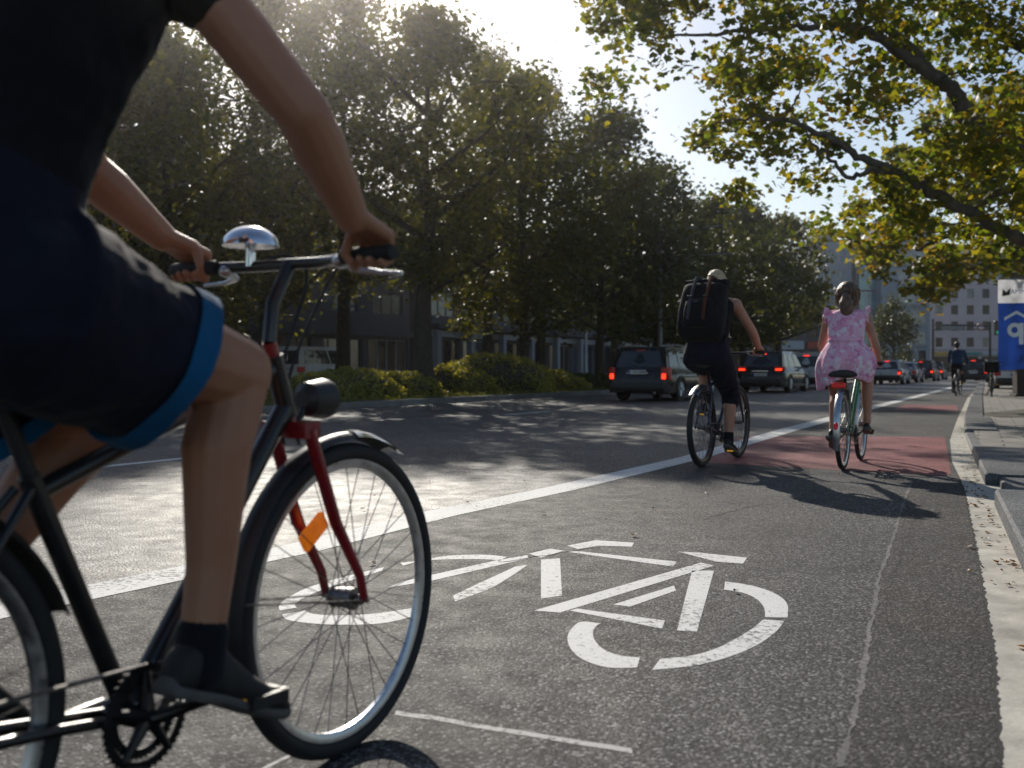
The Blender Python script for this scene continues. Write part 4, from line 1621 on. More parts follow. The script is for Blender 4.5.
# ------------------------------------------------------------------ cars (x forward from the rear bumper, y left)
def make_car(name, label, loc, phi, P, group='cars in the traffic queue'):
    root = thing(name, label, 'car', (loc[0], loc[1], 0), math.pi / 2 - phi, group)
    L, W, H = P['L'], P['W'], P['H']
    w = W / 2
    belt = P.get('belt', .60) * H
    hood = P.get('hood', .56) * H
    rear = P.get('rear', 'wagon')
    pm = P['paint']
    # lower body, nose to tail
    st = [(0.0, .84, .34, .50), (.03, .90, .27, belt * .78), (.10, .955, .24, belt * .97), (.30, .985, .21, belt), (.9, 1.0, .20, belt), (L * .5, 1.0, .20, belt * .985), (L * .66, 1.0, .20, belt * .97), (L * .74, .99, .20, hood * 1.03), (L * .88, .955, .21, hood * .98), (L * .955, .88, .25, hood * .86), (L * .985, .80, .30, hood * .74), (L, .72, .36, hood * .60)]
    if rear == 'sedan':
        st[1] = (.03, .88, .27, belt * .80)
        st[2] = (.10, .94, .24, belt * .96)
    m = MB()
    rings = []
    for (x, f, zb, zt) in st:
        hw = w * f
        h = zt - zb
        half = [(0, zb), (hw * .80, zb), (hw * .94, zb + h * .10), (hw * .985, zb + h * .28), (hw, zb + h * .52), (hw * .985, zb + h * .70), (hw * .95, zb + h * .88), (hw * .90, zt - .012), (hw * .84, zt), (hw * .45, zt + .012), (0, zt + .016)]
        ring = [Vector((x, y, z)) for y, z in half] + [Vector((x, -y, z)) for y, z in half[-2:0:-1]]
        rings.append(ring)
    m.loft(rings)
    body = m.build('body', pm, root, smooth=42)
    # greenhouse: base and roof outline
    if rear == 'sedan':
        xb, xr, xf, xw = .62, 1.22, L * .60, L * .74
    elif rear == 'hatch':
        xb, xr, xf, xw = .12, .50, L * .58, L * .76
    else:
        xb, xr, xf, xw = .10, P.get('rake', .34), L * .58, L * .76
    bw, rw = w * .885, w * P.get('roofw', .74)
    lev = []
    for k, (t, zz) in enumerate(((0, belt - .03), (.33, 0), (.66, 0), (.86, 0), (.96, 0), (1.0, 0))):
        z = belt - .03 + (H - belt + .03) * (t if t < .9 else t)
        xa = xb + (xr - xb) * (t ** 1.25 if t < .9 else .9 + (t - .86) * 1.6)
        xe = xw + (xf - xw) * (t ** 1.05 if t < .9 else .9 + (t - .86) * 1.6)
        hw = bw + (rw - bw) * (t if t < .9 else t + (t - .86) * .9)
        ring = []
        c = .16
        for (x, y) in ((xa + c * .35, -hw), (xa + c * .08, -hw + c * .35), (xa, -hw + c), (xa - .02, 0), (xa, hw - c), (xa + c * .08, hw - c * .35), (xa + c * .35, hw), ((xa + xe) / 2, hw * 1.01), (xe - c, hw), (xe - c * .2, hw - c * .3), (xe, hw - c), (xe + .05, 0), (xe, -hw + c), (xe - c * .2, -hw + c * .3), (xe - c, -hw), ((xa + xe) / 2, -hw * 1.01)):
            ring.append(Vector((x, y, z)))
        lev.append(ring)
    m = MB()
    m.loft(lev)
    m.build('roof', pm, root, smooth=42)

    def gl(t, side, a):
        """A point on the greenhouse: t up, a along the side (0 rear, 1 front)."""
        z = belt - .03 + (H - belt + .03) * t
        xa = xb + (xr - xb) * t ** 1.25
        xe = xw + (xf - xw) * t ** 1.05
        hw = bw + (rw - bw) * t
        return xa, xe, hw, z
    # rear and front windows, side windows
    def pane(name, quad, nrm, mt=M_CARGLASS):
        q = [Vector(p) + nrm * .010 for p in quad]
        qb = [Vector(p) - nrm * .03 for p in quad]
        k = MB()
        k.loft([qb, q])
        return k.build(name, mt, root, smooth=0)
    t0, t1 = .10, .80
    a0, _, h0, z0 = gl(t0, 0, 0)
    a1, _, h1, z1 = gl(t1, 0, 0)
    nr = Vector((-(z1 - z0), 0, (a1 - a0))).normalized()
    pane('rear_window', [(a0 - .012, -h0 + .13, z0), (a0 - .012, h0 - .13, z0), (a1 - .012, h1 - .15, z1), (a1 - .012, -h1 + .15, z1)], nr)
    _, e0, h0, z0 = gl(t0, 0, 0)
    _, e1, h1, z1 = gl(t1, 0, 0)
    nf = Vector(((z1 - z0), 0, -(e1 - e0))).normalized()
    pane('windscreen', [(e0 + .02, -h0 + .13, z0), (e0 + .02, h0 - .13, z0), (e1 + .02, h1 - .13, z1), (e1 + .02, -h1 + .13, z1)], nf)
    for sd in (-1, 1):
        a0, e0, h0, z0 = gl(.12, 0, 0)
        a1, e1, h1, z1 = gl(.82, 0, 0)
        nn = Vector((0, sd * (z1 - z0), (h0 - h1))).normalized()
        cuts = [(.07, .29), (.31, .60), (.62, .90)] if rear != 'sedan' else [(.14, .50), (.53, .86)]
        for (c0, c1) in cuts:
            b0, b1 = a0 + (e0 - a0) * c0, a0 + (e0 - a0) * min(.93, c1 + (.04 if c1 > .8 else 0))
            u0, u1 = a1 + (e1 - a1) * c0 * 1.05, a1 + (e1 - a1) * (c1 + (.0 if c1 > .8 else .0))
            pane('side_window', [(b0, sd * (h0 * 1.004), z0), (b1, sd * (h0 * 1.004), z0), (u1, sd * (h1 * 1.004), z1), (u0, sd * (h1 * 1.004), z1)], nn)
    # bumpers, trim
    m = MB()
    pts = []
    m.loft([[Vector((x, s_ * w * f, z)) for s_, f, x, z in ((-1, .99, .55, z), (-1, .95, .10, z), (-1, .84, -.035 - dx, z), (0, .5, -.055 - dx, z), (1, .84, -.035 - dx, z), (1, .95, .10, z), (1, .99, .55, z), (1, .85, .55, z), (-1, .85, .55, z))] for z, dx in ((.24, -.06), (.30, 0), (.46, .015), (.52, -.02))])
    m.build('rear_bumper', P.get('bumper', M_DARKPLAS), root, smooth=40)
    m = MB()
    for sd in (-1, 1):
        m.box((L * .5, sd * w * .965, .27), (L * .62, .06, .10))
        m.box((L * .48, sd * (w + .002), belt * .74), (L * .50, .014, .035))
    m.build('side_trim', M_DARKPLAS, root, bevel=.01)
    # lights
    zc = P.get('tlz', belt * .82)
    th, tw = P.get('tlh', .26), P.get('tlw', .17)
    for sd in (-1, 1):
        k = MB()
        y0, y1 = sd * (w * .90), sd * (w * .90 - tw)
        k.loft([[Vector((.02, y0, z)), Vector((.012, (y0 + y1) / 2, z)), Vector((.008, y1, z)), Vector((.14, y1, z)), Vector((.30, sd * w * .975, z)), Vector((.16, sd * (w * .985), z)), Vector((.06, sd * (w * .955), z))] for z in (zc - th / 2, zc + th / 2)])
        lm = k.build('tail_light', M_TAIL, root, bevel=.015)
        if P.get('lit', True):
            MB().box((.012, sd * (w * .90 - tw * .45), zc - th * .22), (.05, tw * .80, th * .42)).build('brake_light', M_BRAKE, lm, bevel=.012)
    if P.get('lit', True):
        a0, _, h0, z0 = gl(.84, 0, 0)
        MB().box((a0 - .018, 0, z0), (.03, .26, .025)).build('high_brake_light', M_BRAKE if P.get('third', True) else M_TAIL, root)
    pl = MB().box((-.012 if rear != 'sedan' else -.0, 0, P.get('pz', belt * .72)), (.03, .52, .115)).build('number_plate', M_PLATE, root, bevel=.004)
    MB().box((-.029 if rear != 'sedan' else -.017, .235, P.get('pz', belt * .72)), (.006, .045, .108)).build('plate_band', M_EUBLUE, pl)
    if P.get('plate'):
        M = Matrix.Translation((-.0295, -.02, P.get('pz', belt * .72))) @ Matrix.Rotation(-math.pi / 2, 4, 'Z') @ Matrix.Rotation(math.pi / 2, 4, 'X')
        text_obj('plate_lettering', P['plate'], .105, M, M_INK, pl)
    for sd in (-1, 1):
        k = MB()
        k.loft([[Vector((L - .10 - .3 * (i), sd * (w * (.78 + .16 * i)), hood * z_)) for i in (0, .5, 1.0)] + [Vector((L - .16 - .3 * i, sd * (w * (.70 + .16 * i)), hood * z_)) for i in (1.0, .5, 0)] for z_ in (.68, .84)])
        k.build('headlight', M_LENS, root)
        k = MB()
        k.ell((L * .685, sd * (w + .10), belt + .06), (.07, .11, .075))
        k.tube([(L * .69, sd * w * .9, belt), (L * .69, sd * (w + .05), belt + .04)], .022, 8)
        k.build('mirror', pm, root)
        for x in (L * .38, L * .57):
            MB().box((x, sd * (w + .012), belt * .86), (.17, .022, .028)).build('door_handle', P.get('trim', M_DARKPLAS), root, bevel=.008)
    MB().box((-.012, 0, belt * .86), (.03, .62 if rear != 'sedan' else .2, .035)).build('tailgate_handle', P.get('trim', M_CHROME), root, bevel=.008)
    if P.get('rails'):
        for sd in (-1, 1):
            MB().tube(catmull([(xr + .25, sd * rw * .86, H - .02), (xr + .35, sd * rw * .87, H + .035), (xf * .6, sd * rw * .90, H + .05), (xf - .35, sd * rw * .87, H + .035), (xf - .25, sd * rw * .86, H - .02)], 5), .018, 8).build('roof_rail', M_STEEL, root)
    if rear != 'sedan':
        a0, _, h0, z0 = gl(.12, 0, 0)
        k = MB()
        k.tube([(a0 - .03, 0, z0 - .02), (a0 + .0, .20, z0 + .07), (a0 + .02, .38, z0 + .10)], .010, 6)
        k.build('rear_wiper', M_DARKPLAS, root)
        a0, _, h0, z0 = gl(.97, 0, 0)
        MB().box((a0 + .06, 0, H - .035), (.20, rw * 1.75, .030)).build('roof_spoiler', pm, root, bevel=.012)
    MB().tube([(-.03, -w * .55, .24), (.25, -w * .55, .24)], .032, 12).build('exhaust', M_STEEL, root)
    # wheels
    rt = P.get('wr', .325)
    for x in (L * .215, L * .80):
        for sd in (-1, 1):
            wl = sub('wheel', root)
            wl.location = (x, sd * (w - .105), rt)
            ar = MB()
            ar.torus((0, sd * .098, 0), 'y', rt + .022, .030, 36, 8, a0=R(-12), a1=R(192))
            ar.tube([(0, sd * .02, .02), (0, sd * .104, .02)], rt + .02, 36, up=(0, 0, 1))
            ar.build('wheel_arch', M_DARKPLAS, wl)
            k = MB()
            prof = [(rt * .62, -.10), (rt * .93, -.105), (rt, -.07), (rt, .07), (rt * .93, .105), (rt * .62, .112), (rt * .60, .06)]
            k.loft([[Vector((math.cos(2 * math.pi * i / 36) * r, yy * sd, math.sin(2 * math.pi * i / 36) * r)) for r, yy in prof] for i in range(36)], closed=True)
            k.build('tyre', M_RUBBER, wl)
            k = MB()
            k.torus((0, sd * .10, 0), 'y', rt * .60, .016, 36, 8)
            for i in range(7):
                q = 2 * math.pi * i / 7
                k.tube([(0, sd * .105, 0), (math.cos(q) * rt * .6, sd * .10, math.sin(q) * rt * .6)], [.05, .028], 8)
            k.tube([(0, sd * .05, 0), (0, sd * .118, 0)], .045, 14, up=(0, 0, 1))
            k.build('rim', P.get('rimm', M_ALU), wl)
    m = MB()
    m.box((L * .5, 0, .26), (L * .8, W * .8, .12))
    m.build('underbody', M_DARKPLAS, root)
    return root


PB = carpaint('black car paint', (.010, .011, .014))
PDB = carpaint('dark blue car paint', (.012, .016, .028))
PSIL = carpaint('silver car paint', (.46, .47, .49), .15)
PGREY = carpaint('grey car paint', (.26, .27, .30), .2)
PWHT = carpaint('white car paint', (.62, .62, .61), 0.0)
HD = R(29)
cars = [
    ('black wagon with roof rails and lit brake lights, first of the queue beside the bushes', (3.42, 27.3), HD, dict(L=4.6, W=1.82, H=1.50, paint=PB, rails=True, plate='K DM 8098', pz=.80, tlz=.76, tlh=.34, tlw=.14, third=False)),
    ('black car half hidden behind the man with the backpack', (9.3, 37.5), HD, dict(L=4.5, W=1.84, H=1.56, paint=PB, plate='K RS 417', rake=.55, tlz=.90, tlh=.16, tlw=.30)),
    ('silver people carrier waiting just left of the woman in the dress', (12.9, 44.0), HD, dict(L=4.4, W=1.82, H=1.58, paint=PSIL, plate='K AV 2206', roofw=.80)),
    ('silver hatchback with lit lights just right of the woman in the dress', (21.5, 57.5), HD, dict(L=4.1, W=1.76, H=1.42, paint=PSIL, rear='hatch')),
    ('grey saloon in the far queue with unlit lights', (25.0, 64.2), HD, dict(L=4.6, W=1.80, H=1.36, paint=PGREY, rear='sedan', lit=False)),
    ('black estate with bright lights in the far queue ahead of the grey saloon', (29.4, 72.0), HD, dict(L=4.6, W=1.86, H=1.5, paint=PB)),
    ('dark blue hatchback left of the distant cyclist, farthest car of the queue', (34.0, 81.0), HD, dict(L=4.0, W=1.74, H=1.48, paint=PDB, rear='hatch')),
    ('black car with one bright light right of the distant cyclist', (29.5, 64.0), HD, dict(L=4.5, W=1.82, H=1.52, paint=PB)),
    ('small silver car between the distant cyclist and the parked bicycle', (35.6, 75.0), HD, dict(L=4.0, W=1.74, H=1.48, paint=PSIL, rear='hatch')),
    ('white car parked behind the post of the blue banner', (20.5, 40.5), R(26), dict(L=4.3, W=1.78, H=1.5, paint=PWHT, rear='hatch', lit=False)),
    ('white van parked beyond the rounded bushes behind the near rider', (-10.2, 45.0), R(30), dict(L=4.7, W=1.86, H=1.90, paint=PWHT, belt=.55, hood=.5, lit=False, rake=.2, roofw=.84)),
]
for lb, lc, ph, P_ in cars:
    c = make_car('car' if 'van' not in lb else 'van', lb, lc, ph, P_, None if 'parked' in lb else 'cars in the traffic queue')
    if 'van' in lb:
        c['category'] = 'van'


# ------------------------------------------------------------------ buildings
def facade(root, name, m, w, h, holes, depth=.25, x0=0, z0=0, yy=0):
    """A wall in the xz plane (front towards -y) with real openings and reveals."""
    xs = sorted(set([0, w] + [v for a in holes for v in (a[0], a[1])]))
    zs = sorted(set([0, h] + [v for a in holes for v in (a[2], a[3])]))
    k = MB()
    for i in range(len(xs) - 1):
        for j in range(len(zs) - 1):
            cx, cz = (xs[i] + xs[i + 1]) / 2, (zs[j] + zs[j + 1]) / 2
            if any(a[0] < cx < a[1] and a[2] < cz < a[3] for a in holes):
                continue
            k.add([(x0 + xs[i], yy, z0 + zs[j]), (x0 + xs[i + 1], yy, z0 + zs[j]), (x0 + xs[i + 1], yy, z0 + zs[j + 1]), (x0 + xs[i], yy, z0 + zs[j + 1])], [(0, 1, 2, 3)])
    for a in holes:
        X0, X1, Z0, Z1 = x0 + a[0], x0 + a[1], z0 + a[2], z0 + a[3]
        k.add([(X0, yy, Z0), (X1, yy, Z0), (X1, yy, Z1), (X0, yy, Z1), (X0, yy + depth, Z0), (X1, yy + depth, Z0), (X1, yy + depth, Z1), (X0, yy + depth, Z1)],
              [(0, 4, 5, 1), (1, 5, 6, 2), (2, 6, 7, 3), (3, 7, 4, 0)])
    return k.build(name, m, root, smooth=0, fix=False)


def window(root, x0, x1, z0, z1, y, fm, gm, mull=1, name='window'):
    f = MB()
    t = .06
    f.box(((x0 + x1) / 2, y, z0 + t / 2), (x1 - x0, .08, t))
    f.box(((x0 + x1) / 2, y, z1 - t / 2), (x1 - x0, .08, t))
    for i in range(mull + 2):
        x = x0 + t / 2 + (x1 - x0 - t) * i / (mull + 1)
        f.box((x, y + .002, (z0 + z1) / 2), (t, .07, z1 - z0 - 2 * t))
    o = f.build(name, fm, root, smooth=0)
    MB().add([(x0, y + .02, z0), (x1, y + .02, z0), (x1, y + .02, z1), (x0, y + .02, z1)], [(0, 1, 2, 3)]).build('pane', gm, o, smooth=0, fix=False)
    return o


G_DARK = glassmat('dark window glass', (.018, .022, .028), .06, .25)
G_BLUE = glassmat('blue window glass', (.05, .10, .17), .05)
G_CYAN = glassmat('cyan curtain glass', (.16, .38, .45), .08)
G_PALE = glassmat('curtained window', (.26, .29, .32), .15)
W_STONE = plain('grey stone cladding', (.085, .083, .092), .75, var=.25, vscale=.6, bumps=.2)
W_DARK = plain('dark facade panels', (.045, .045, .056), .7, var=.3, vscale=.5, bumps=.2)
W_LIGHT = plain('pale facade', (.30, .31, .33), .75, var=.15, vscale=.4)
W_GREY = plain('office grey', (.27, .32, .38), .7, var=.12, vscale=.2)
W_PINK = plain('pink plaster', (.62, .52, .54), .8, var=.1, vscale=.25)
W_FRAME = plain('window frame white', (.42, .43, .44), .5, var=.08)
W_DFRAME = plain('window frame dark', (.05, .052, .055), .5, var=.1)
W_FASC = plain('white fascia', (.45, .47, .50), .5, var=.1)
ROOFM = plain('flat roof', (.12, .12, .12), .9, var=.2, vscale=1)


def shell(root, w, d, h, m, name='side_wall', y=0.0):
    k = MB()
    k.add([(0, y, 0), (0, d, 0), (0, d, h), (0, y, h), (w, y, 0), (w, d, 0), (w, d, h), (w, y, h)], [(0, 1, 2, 3), (4, 7, 6, 5), (1, 5, 6, 2)])
    k.build(name, m, root, smooth=0)
    r = MB()
    r.box((w / 2, d / 2, h + .15), (w + .5, d + .5, .30))
    r.build('roof', ROOFM, root, smooth=0)
    k = MB().add([(0, .6, 0.02), (w, .6, 0.02), (w, .6, h - .02), (0, .6, h - .02)], [(0, 1, 2, 3)])
    k.build('interior', W_DFRAME, root, smooth=0)


def street_building(s0, s1, v, h, label, wall, floors, bays, ground_h, pill=True, gm=(G_DARK, G_BLUE), band=True):
    """Long front parallel to the street; local x runs along the street, the front looks across it."""
    p = uv(s0, v)
    w = s1 - s0
    root = thing('building', label, 'building', (p.x, p.y, 0), math.pi / 2 - PHI)
    holes = []
    bw = w / bays
    fh = (h - ground_h - .6) / floors
    for f in range(floors):
        for b in range(bays):
            holes.append((b * bw + bw * .16, b * bw + bw * .84, ground_h + f * fh + .9, ground_h + f * fh + fh - .35))
    shops = [(b * bw + .35, (b + 1) * bw - .35, .35, ground_h - .9) for b in range(bays)]
    facade(root, 'wall', wall, w, h, holes + shops)
    shell(root, w, 14, h, wall)
    for i, a in enumerate(holes):
        window(root, a[0], a[1], a[2], a[3], .14, W_DFRAME, gm[(i * 7) % 3 == 0], 2)
    for i, a in enumerate(shops):
        window(root, a[0], a[1], a[2], a[3], .16, W_FRAME if i % 3 == 1 else W_DFRAME, gm[(i * 5) % 4 == 1], 3, 'shop_window')
    if band:
        k = MB()
        k.box((w / 2, -.18, ground_h - .45), (w - .2, .36, .45))
        k.build('fascia', W_FASC if band == 2 else W_DARK, root, smooth=0, bevel=.01)
    if pill:
        for b in range(bays + 1):
            k = MB()
            k.box((min(w - .25, max(.25, b * bw)), -.9, ground_h / 2 - .12), (.5, .5, ground_h - .24))
            k.build('pillar', W_LIGHT, root, smooth=0, bevel=.02)
        k = MB()
        k.box((w / 2, -.62, ground_h + .08), (w, 1.3, .32))
        k.build('canopy', W_DARK, root, smooth=0)
    return root


street_building(2, 60, -41, 12.5, 'dark grey office block behind the trees on the near rider side', W_DARK, 3, 11, 3.8, pill=False)
street_building(62, 108, -41, 13.0, 'grey stone block with pale pillars behind the bushes', W_STONE, 3, 9, 4.0, pill=True, band=2)
street_building(110, 205, -42, 14.0, 'long dark block behind the last street trees', W_STONE, 3, 16, 4.0, pill=False, band=2)

# distant modern block
def facing(name, label, px0, px1, Y, h, rot=0):
    x0 = (px0 - 512) / 1000 * Y
    w = (px1 - px0) / 1000 * Y
    return thing(name, label, 'building', (x0, Y, 0), rot), w


root, w = facing('office_tower', 'narrow dark grey tower wing rising left of the cyan glass', 818, 857, 150, 20)
hz = [(1.0 + i * 1.6, 2.2 + i * 1.6, 1.5 + j * 3.1, 3.3 + j * 3.1) for j in range(6) for i in range(2)]
facade(root, 'wall', W_GREY, w, 20.0, hz)
shell(root, w, 16, 20.0, W_GREY)
for a in hz:
    window(root, *a, .14, W_FRAME, G_BLUE, 1)
MB().box((w * .40, 6, 21.4), (3.2, 5, 2.4)).build('roof_box', W_GREY, root, smooth=0)
k = MB()
for i in range(3):
    k.box((w - .5, -.1, 3 + i * 6), (.5, .24, 5.0))
k.build('recess_shade', W_DFRAME, root, smooth=0)  # dark boxes set on the wall to stand for the shade of recesses
root, w = facing('glass_stairwell', 'tall cyan glass stairwell between the two grey wings', 857.3, 881, 149, 19)
facade(root, 'wall', W_DFRAME, w, 19.0, [(.25, w - .25, .6, 18.7)])
shell(root, w, 10, 19.0, W_GREY)
for j in range(6):
    window(root, .25, w - .25, .62 + j * 3.0, 3.5 + j * 3.0, .12, W_DFRAME if j % 2 else W_FRAME, G_CYAN, 1)
root, w = facing('office_wing', 'grey office wing with stacked bay windows above a corner column', 881.3, 930, 147, 26)
hz = [(w - 4.7, w - .5, 4.6 + j * 2.95, 6.5 + j * 2.95) for j in range(6)] + [(.8 + i * 1.4, 1.7 + i * 1.4, 4.9 + j * 2.95, 6.3 + j * 2.95) for j in range(6) for i in range(1)]
facade(root, 'wall', W_GREY, w, 22.5, hz + [(w - 4.7, w - .6, .02, 3.6)])
shell(root, w, 14, 22.5, W_GREY)
for a in hz[:6]:
    window(root, *a, .12, W_FRAME, G_PALE, 2, 'bay_window')
    MB().box(((a[0] + a[1]) / 2, -.10, a[2] - .22), (a[1] - a[0] + .4, .30, .34)).build('sill_band', W_LIGHT, root, smooth=0)
for a in hz[6:]:
    window(root, *a, .12, W_FRAME, G_BLUE, 0)
MB().tube([(w - 2.4, -.3, 0), (w - 2.4, -.3, 3.6)], .55, 20).build('column', W_LIGHT, root)

root, w = facing('apartment_house', 'pink apartment house with rows of dark windows closing the street', 930, 1120, 168, 22, R(-4))
hz = []
for j in range(6):
    for i in range(12):
        hz.append((.9 + i * 2.55, 2.05 + i * 2.55, 4.6 + j * 2.72, 6.15 + j * 2.72))
facade(root, 'wall', W_PINK, w, 21.5, hz + [(.6 + i * 3.9, 4.0 + i * 3.9, .3, 3.0) for i in range(8)])
shell(root, w, 14, 21.5, W_PINK)
for i, a in enumerate(hz):
    window(root, *a, .14, W_DFRAME, G_BLUE if (i * 5) % 7 == 1 else G_DARK, 1)
for i in range(8):
    window(root, .6 + i * 3.9, 4.0 + i * 3.9, .3, 3.0, .18, W_DFRAME, G_DARK, 2, 'shop_window')
AWN = [plain('yellow awning', (.55, .33, .06), .6), plain('red awning', (.42, .06, .04), .6), W_FASC, plain('teal awning', (.05, .25, .26), .6)]
for i in range(8):
    MB().box((2.3 + i * 3.9, -.25, 3.45), (3.5, .5, .55)).build('shop_fascia', AWN[(i * 3) % 4], root, smooth=0, bevel=.02)
MB().box((w / 2, -.06, 4.1), (w, .16, .18)).build('cornice', W_LIGHT, root, smooth=0)
# plain block behind, closing the gap under the trees
root, w = facing('corner_shop', 'low shop with white and red sign boards under the last street tree', 738, 822, 118, 9)
facade(root, 'wall', W_STONE, w, 8.0, [(.6 + i * 2.4, 2.6 + i * 2.4, .4, 2.9) for i in range(4)] + [(.8 + i * 2.4, 2.2 + i * 2.4, 4.6, 6.4) for i in range(4)])
shell(root, w, 10, 8.0, W_STONE)
for i in range(4):
    window(root, .6 + i * 2.4, 2.6 + i * 2.4, .4, 2.9, .15, W_FRAME, G_BLUE, 1, 'shop_window')
    window(root, .8 + i * 2.4, 2.2 + i * 2.4, 4.6, 6.4, .15, W_DFRAME, G_DARK, 1)
MB().box((6.4, -.15, 3.7), (2.6, .3, 1.0)).build('sign_board', W_FASC, root, smooth=0)
MB().box((9.0, -.15, 3.7), (1.8, .3, .8)).build('sign_board', AWN[1], root, smooth=0)
# ------------------------------------------------------------------ foliage
RNG = np.random.default_rng(5)
LEAF_PLANE = np.array([(0, -.5), (.22, -.30), (.52, -.10), (.26, .06), (.30, .34), (0, .55), (-.30, .34), (-.26, .06), (-.52, -.10), (-.22, -.30)])
LEAF_OVAL = np.array([(0, -.5), (.24, -.18), (.26, .15), (0, .5), (-.26, .15), (-.24, -.18)])
LEAF_FAN = np.array([(0, -.5), (.30, -.25), (.5, .1), (.15, .18), (.18, .5), (-.15, .3), (-.45, .35), (-.3, -.1)])


def leaf_mesh(name, pts, size, shape, droop=.5, bend=.12, rng=RNG):
    """One flat lobed leaf per point, each turned its own way."""
    n, k = len(pts), len(shape)
    pts = np.asarray(pts, float)
    sz = np.asarray(size, float) if np.ndim(size) else rng.uniform(.65, 1.3, n) * size
    nrm = rng.normal(size=(n, 3))
    nrm[:, 2] = np.abs(nrm[:, 2]) + droop
    nrm /= np.linalg.norm(nrm, axis=1)[:, None]
    a = np.cross(nrm, rng.normal(size=(n, 3)))
    a /= np.linalg.norm(a, axis=1)[:, None] + 1e-9
    b = np.cross(nrm, a)
    v = pts[:, None, :] + sz[:, None, None] * (a[:, None, :] * shape[None, :, 0, None] + b[:, None, :] * shape[None, :, 1, None])
    v = v - (nrm[:, None, :] * (sz[:, None, None] * bend * (np.abs(shape[None, :, 0, None]) * 2) ** 2))
    v = v.reshape(-1, 3)
    me = bpy.data.meshes.new(name)
    me.vertices.add(n * k)
    me.vertices.foreach_set('co', v.ravel())
    me.loops.add(n * k)
    me.loops.foreach_set('vertex_index', np.arange(n * k, dtype=np.int32))
    me.polygons.add(n)
    me.polygons.foreach_set('loop_start', np.arange(0, n * k, k, dtype=np.int32))
    me.update(calc_edges=True)
    return me


def mesh_obj(name, me, m, parent=None):
    me.materials.append(m)
    o = bpy.data.objects.new(name, me)
    COL.objects.link(o)
    o.parent = parent
    return o


def inside(poly, x, y):
    c = False
    n = len(poly)
    for i in range(n):
        x0, y0 = poly[i]
        x1, y1 = poly[i - 1]
        if (y0 > y) != (y1 > y) and x < (x1 - x0) * (y - y0) / (y1 - y0) + x0:
            c = not c
    return c


def nearest(p, cand):
    return min(cand, key=lambda c: (c[0] - p).length_squared)


def plane_tree(label, base, limbs, trunk, outline, Y0, dY, nclus, leaves, lsize, lm, extra=None, group='plane trees on the pavement'):
    """A broad tree: limbs given as 3D lines, twigs to leaf clusters filling an outline in the tree's own middle plane."""
    root = thing('plane_tree', label, 'tree', base, 0, group)
    B = Vector(base)
    t = MB()
    t.tube([p - B for p, r in trunk], [r for p, r in trunk], 18)
    t.build('trunk', M_BARK, root, smooth=80)
    nodes = []
    lb = MB()
    for pts in limbs:
        P = catmull([p for p, r in pts], 6)
        rr = []
        for i in range(len(P)):
            f = i / 6
            j = min(int(f), len(pts) - 2)
            rr.append(pts[j][1] + (pts[j + 1][1] - pts[j][1]) * (f - j))
        P = [p + Vector((rnd.gauss(0, .03), rnd.gauss(0, .03), rnd.gauss(0, .03))) if 0 < i < len(P) - 1 else p for i, p in enumerate(P)]
        lb.tube([p - B for p in P], rr, 10)
        for p, r in zip(P, rr):
            nodes.append((p, r))
    xs = [q[0] for q in outline]
    ys = [q[1] for q in outline]
    pts, tries = [], 0
    centres = []
    while len(centres) < nclus and tries < nclus * 60:
        tries += 1
        x, y = rnd.uniform(min(xs), max(xs)), rnd.uniform(min(ys), max(ys))
        if not inside(outline, x, y):
            continue
        p = at(x, y, Y0) + Vector((0, rnd.gauss(0, dY), 0))
        s = math.sin(p.x * 1.3 + 1) * math.sin(p.z * 1.7 + p.x * .6) + .5 * math.sin(p.y * 1.1 + p.z)
        if s < -.25 and rnd.random() < .85:
            continue
        centres.append(p)
    cn = list(nodes)
    order = sorted(centres, key=lambda c: min((c - n[0]).length for n in nodes))
    for c in order:
        q, r = nearest(c, cn)
        d = (c - q).length
        if d > .25:
            m = q.lerp(c, .5) + Vector((rnd.gauss(0, .12) * d, rnd.gauss(0, .12) * d, rnd.uniform(-.05, .12) * d))
            r0 = min(r * .55, .012 + .010 * d)
            P = catmull([q, m, c], 3)
            rr = [r0 + (.004 - r0) * i / (len(P) - 1) for i in range(len(P))]
            lb.tube([p - B for p in P], rr, 5, cap=False)
            for p, r_ in zip(P[2:], rr[2:]):
                cn.append((p, r_))
    lb.build('limbs', M_BARK, root, smooth=80, fix=False)
    C = np.array([tuple(c - B) for c in centres])
    sig = RNG.uniform(.16, .36, len(C))
    k = leaves // len(C)
    L = np.repeat(C, k, 0) + RNG.normal(size=(len(C) * k, 3)) * np.repeat(sig, k)[:, None] * np.array([1.1, 1.1, .75])
    o = mesh_obj('crown', leaf_mesh('crown', L, lsize, LEAF_PLANE, droop=.6), lm, root)
    if extra:
        sel = RNG.random(len(C)) < extra[1]
        C2 = C[sel]
        L2 = np.repeat(C2, k // 2, 0) + RNG.normal(size=(len(C2) * (k // 2), 3)) * .34
        mesh_obj('autumn_leaves', leaf_mesh('autumn_leaves', L2, lsize * .95, LEAF_PLANE, droop=.6), extra[0], root)
    return root


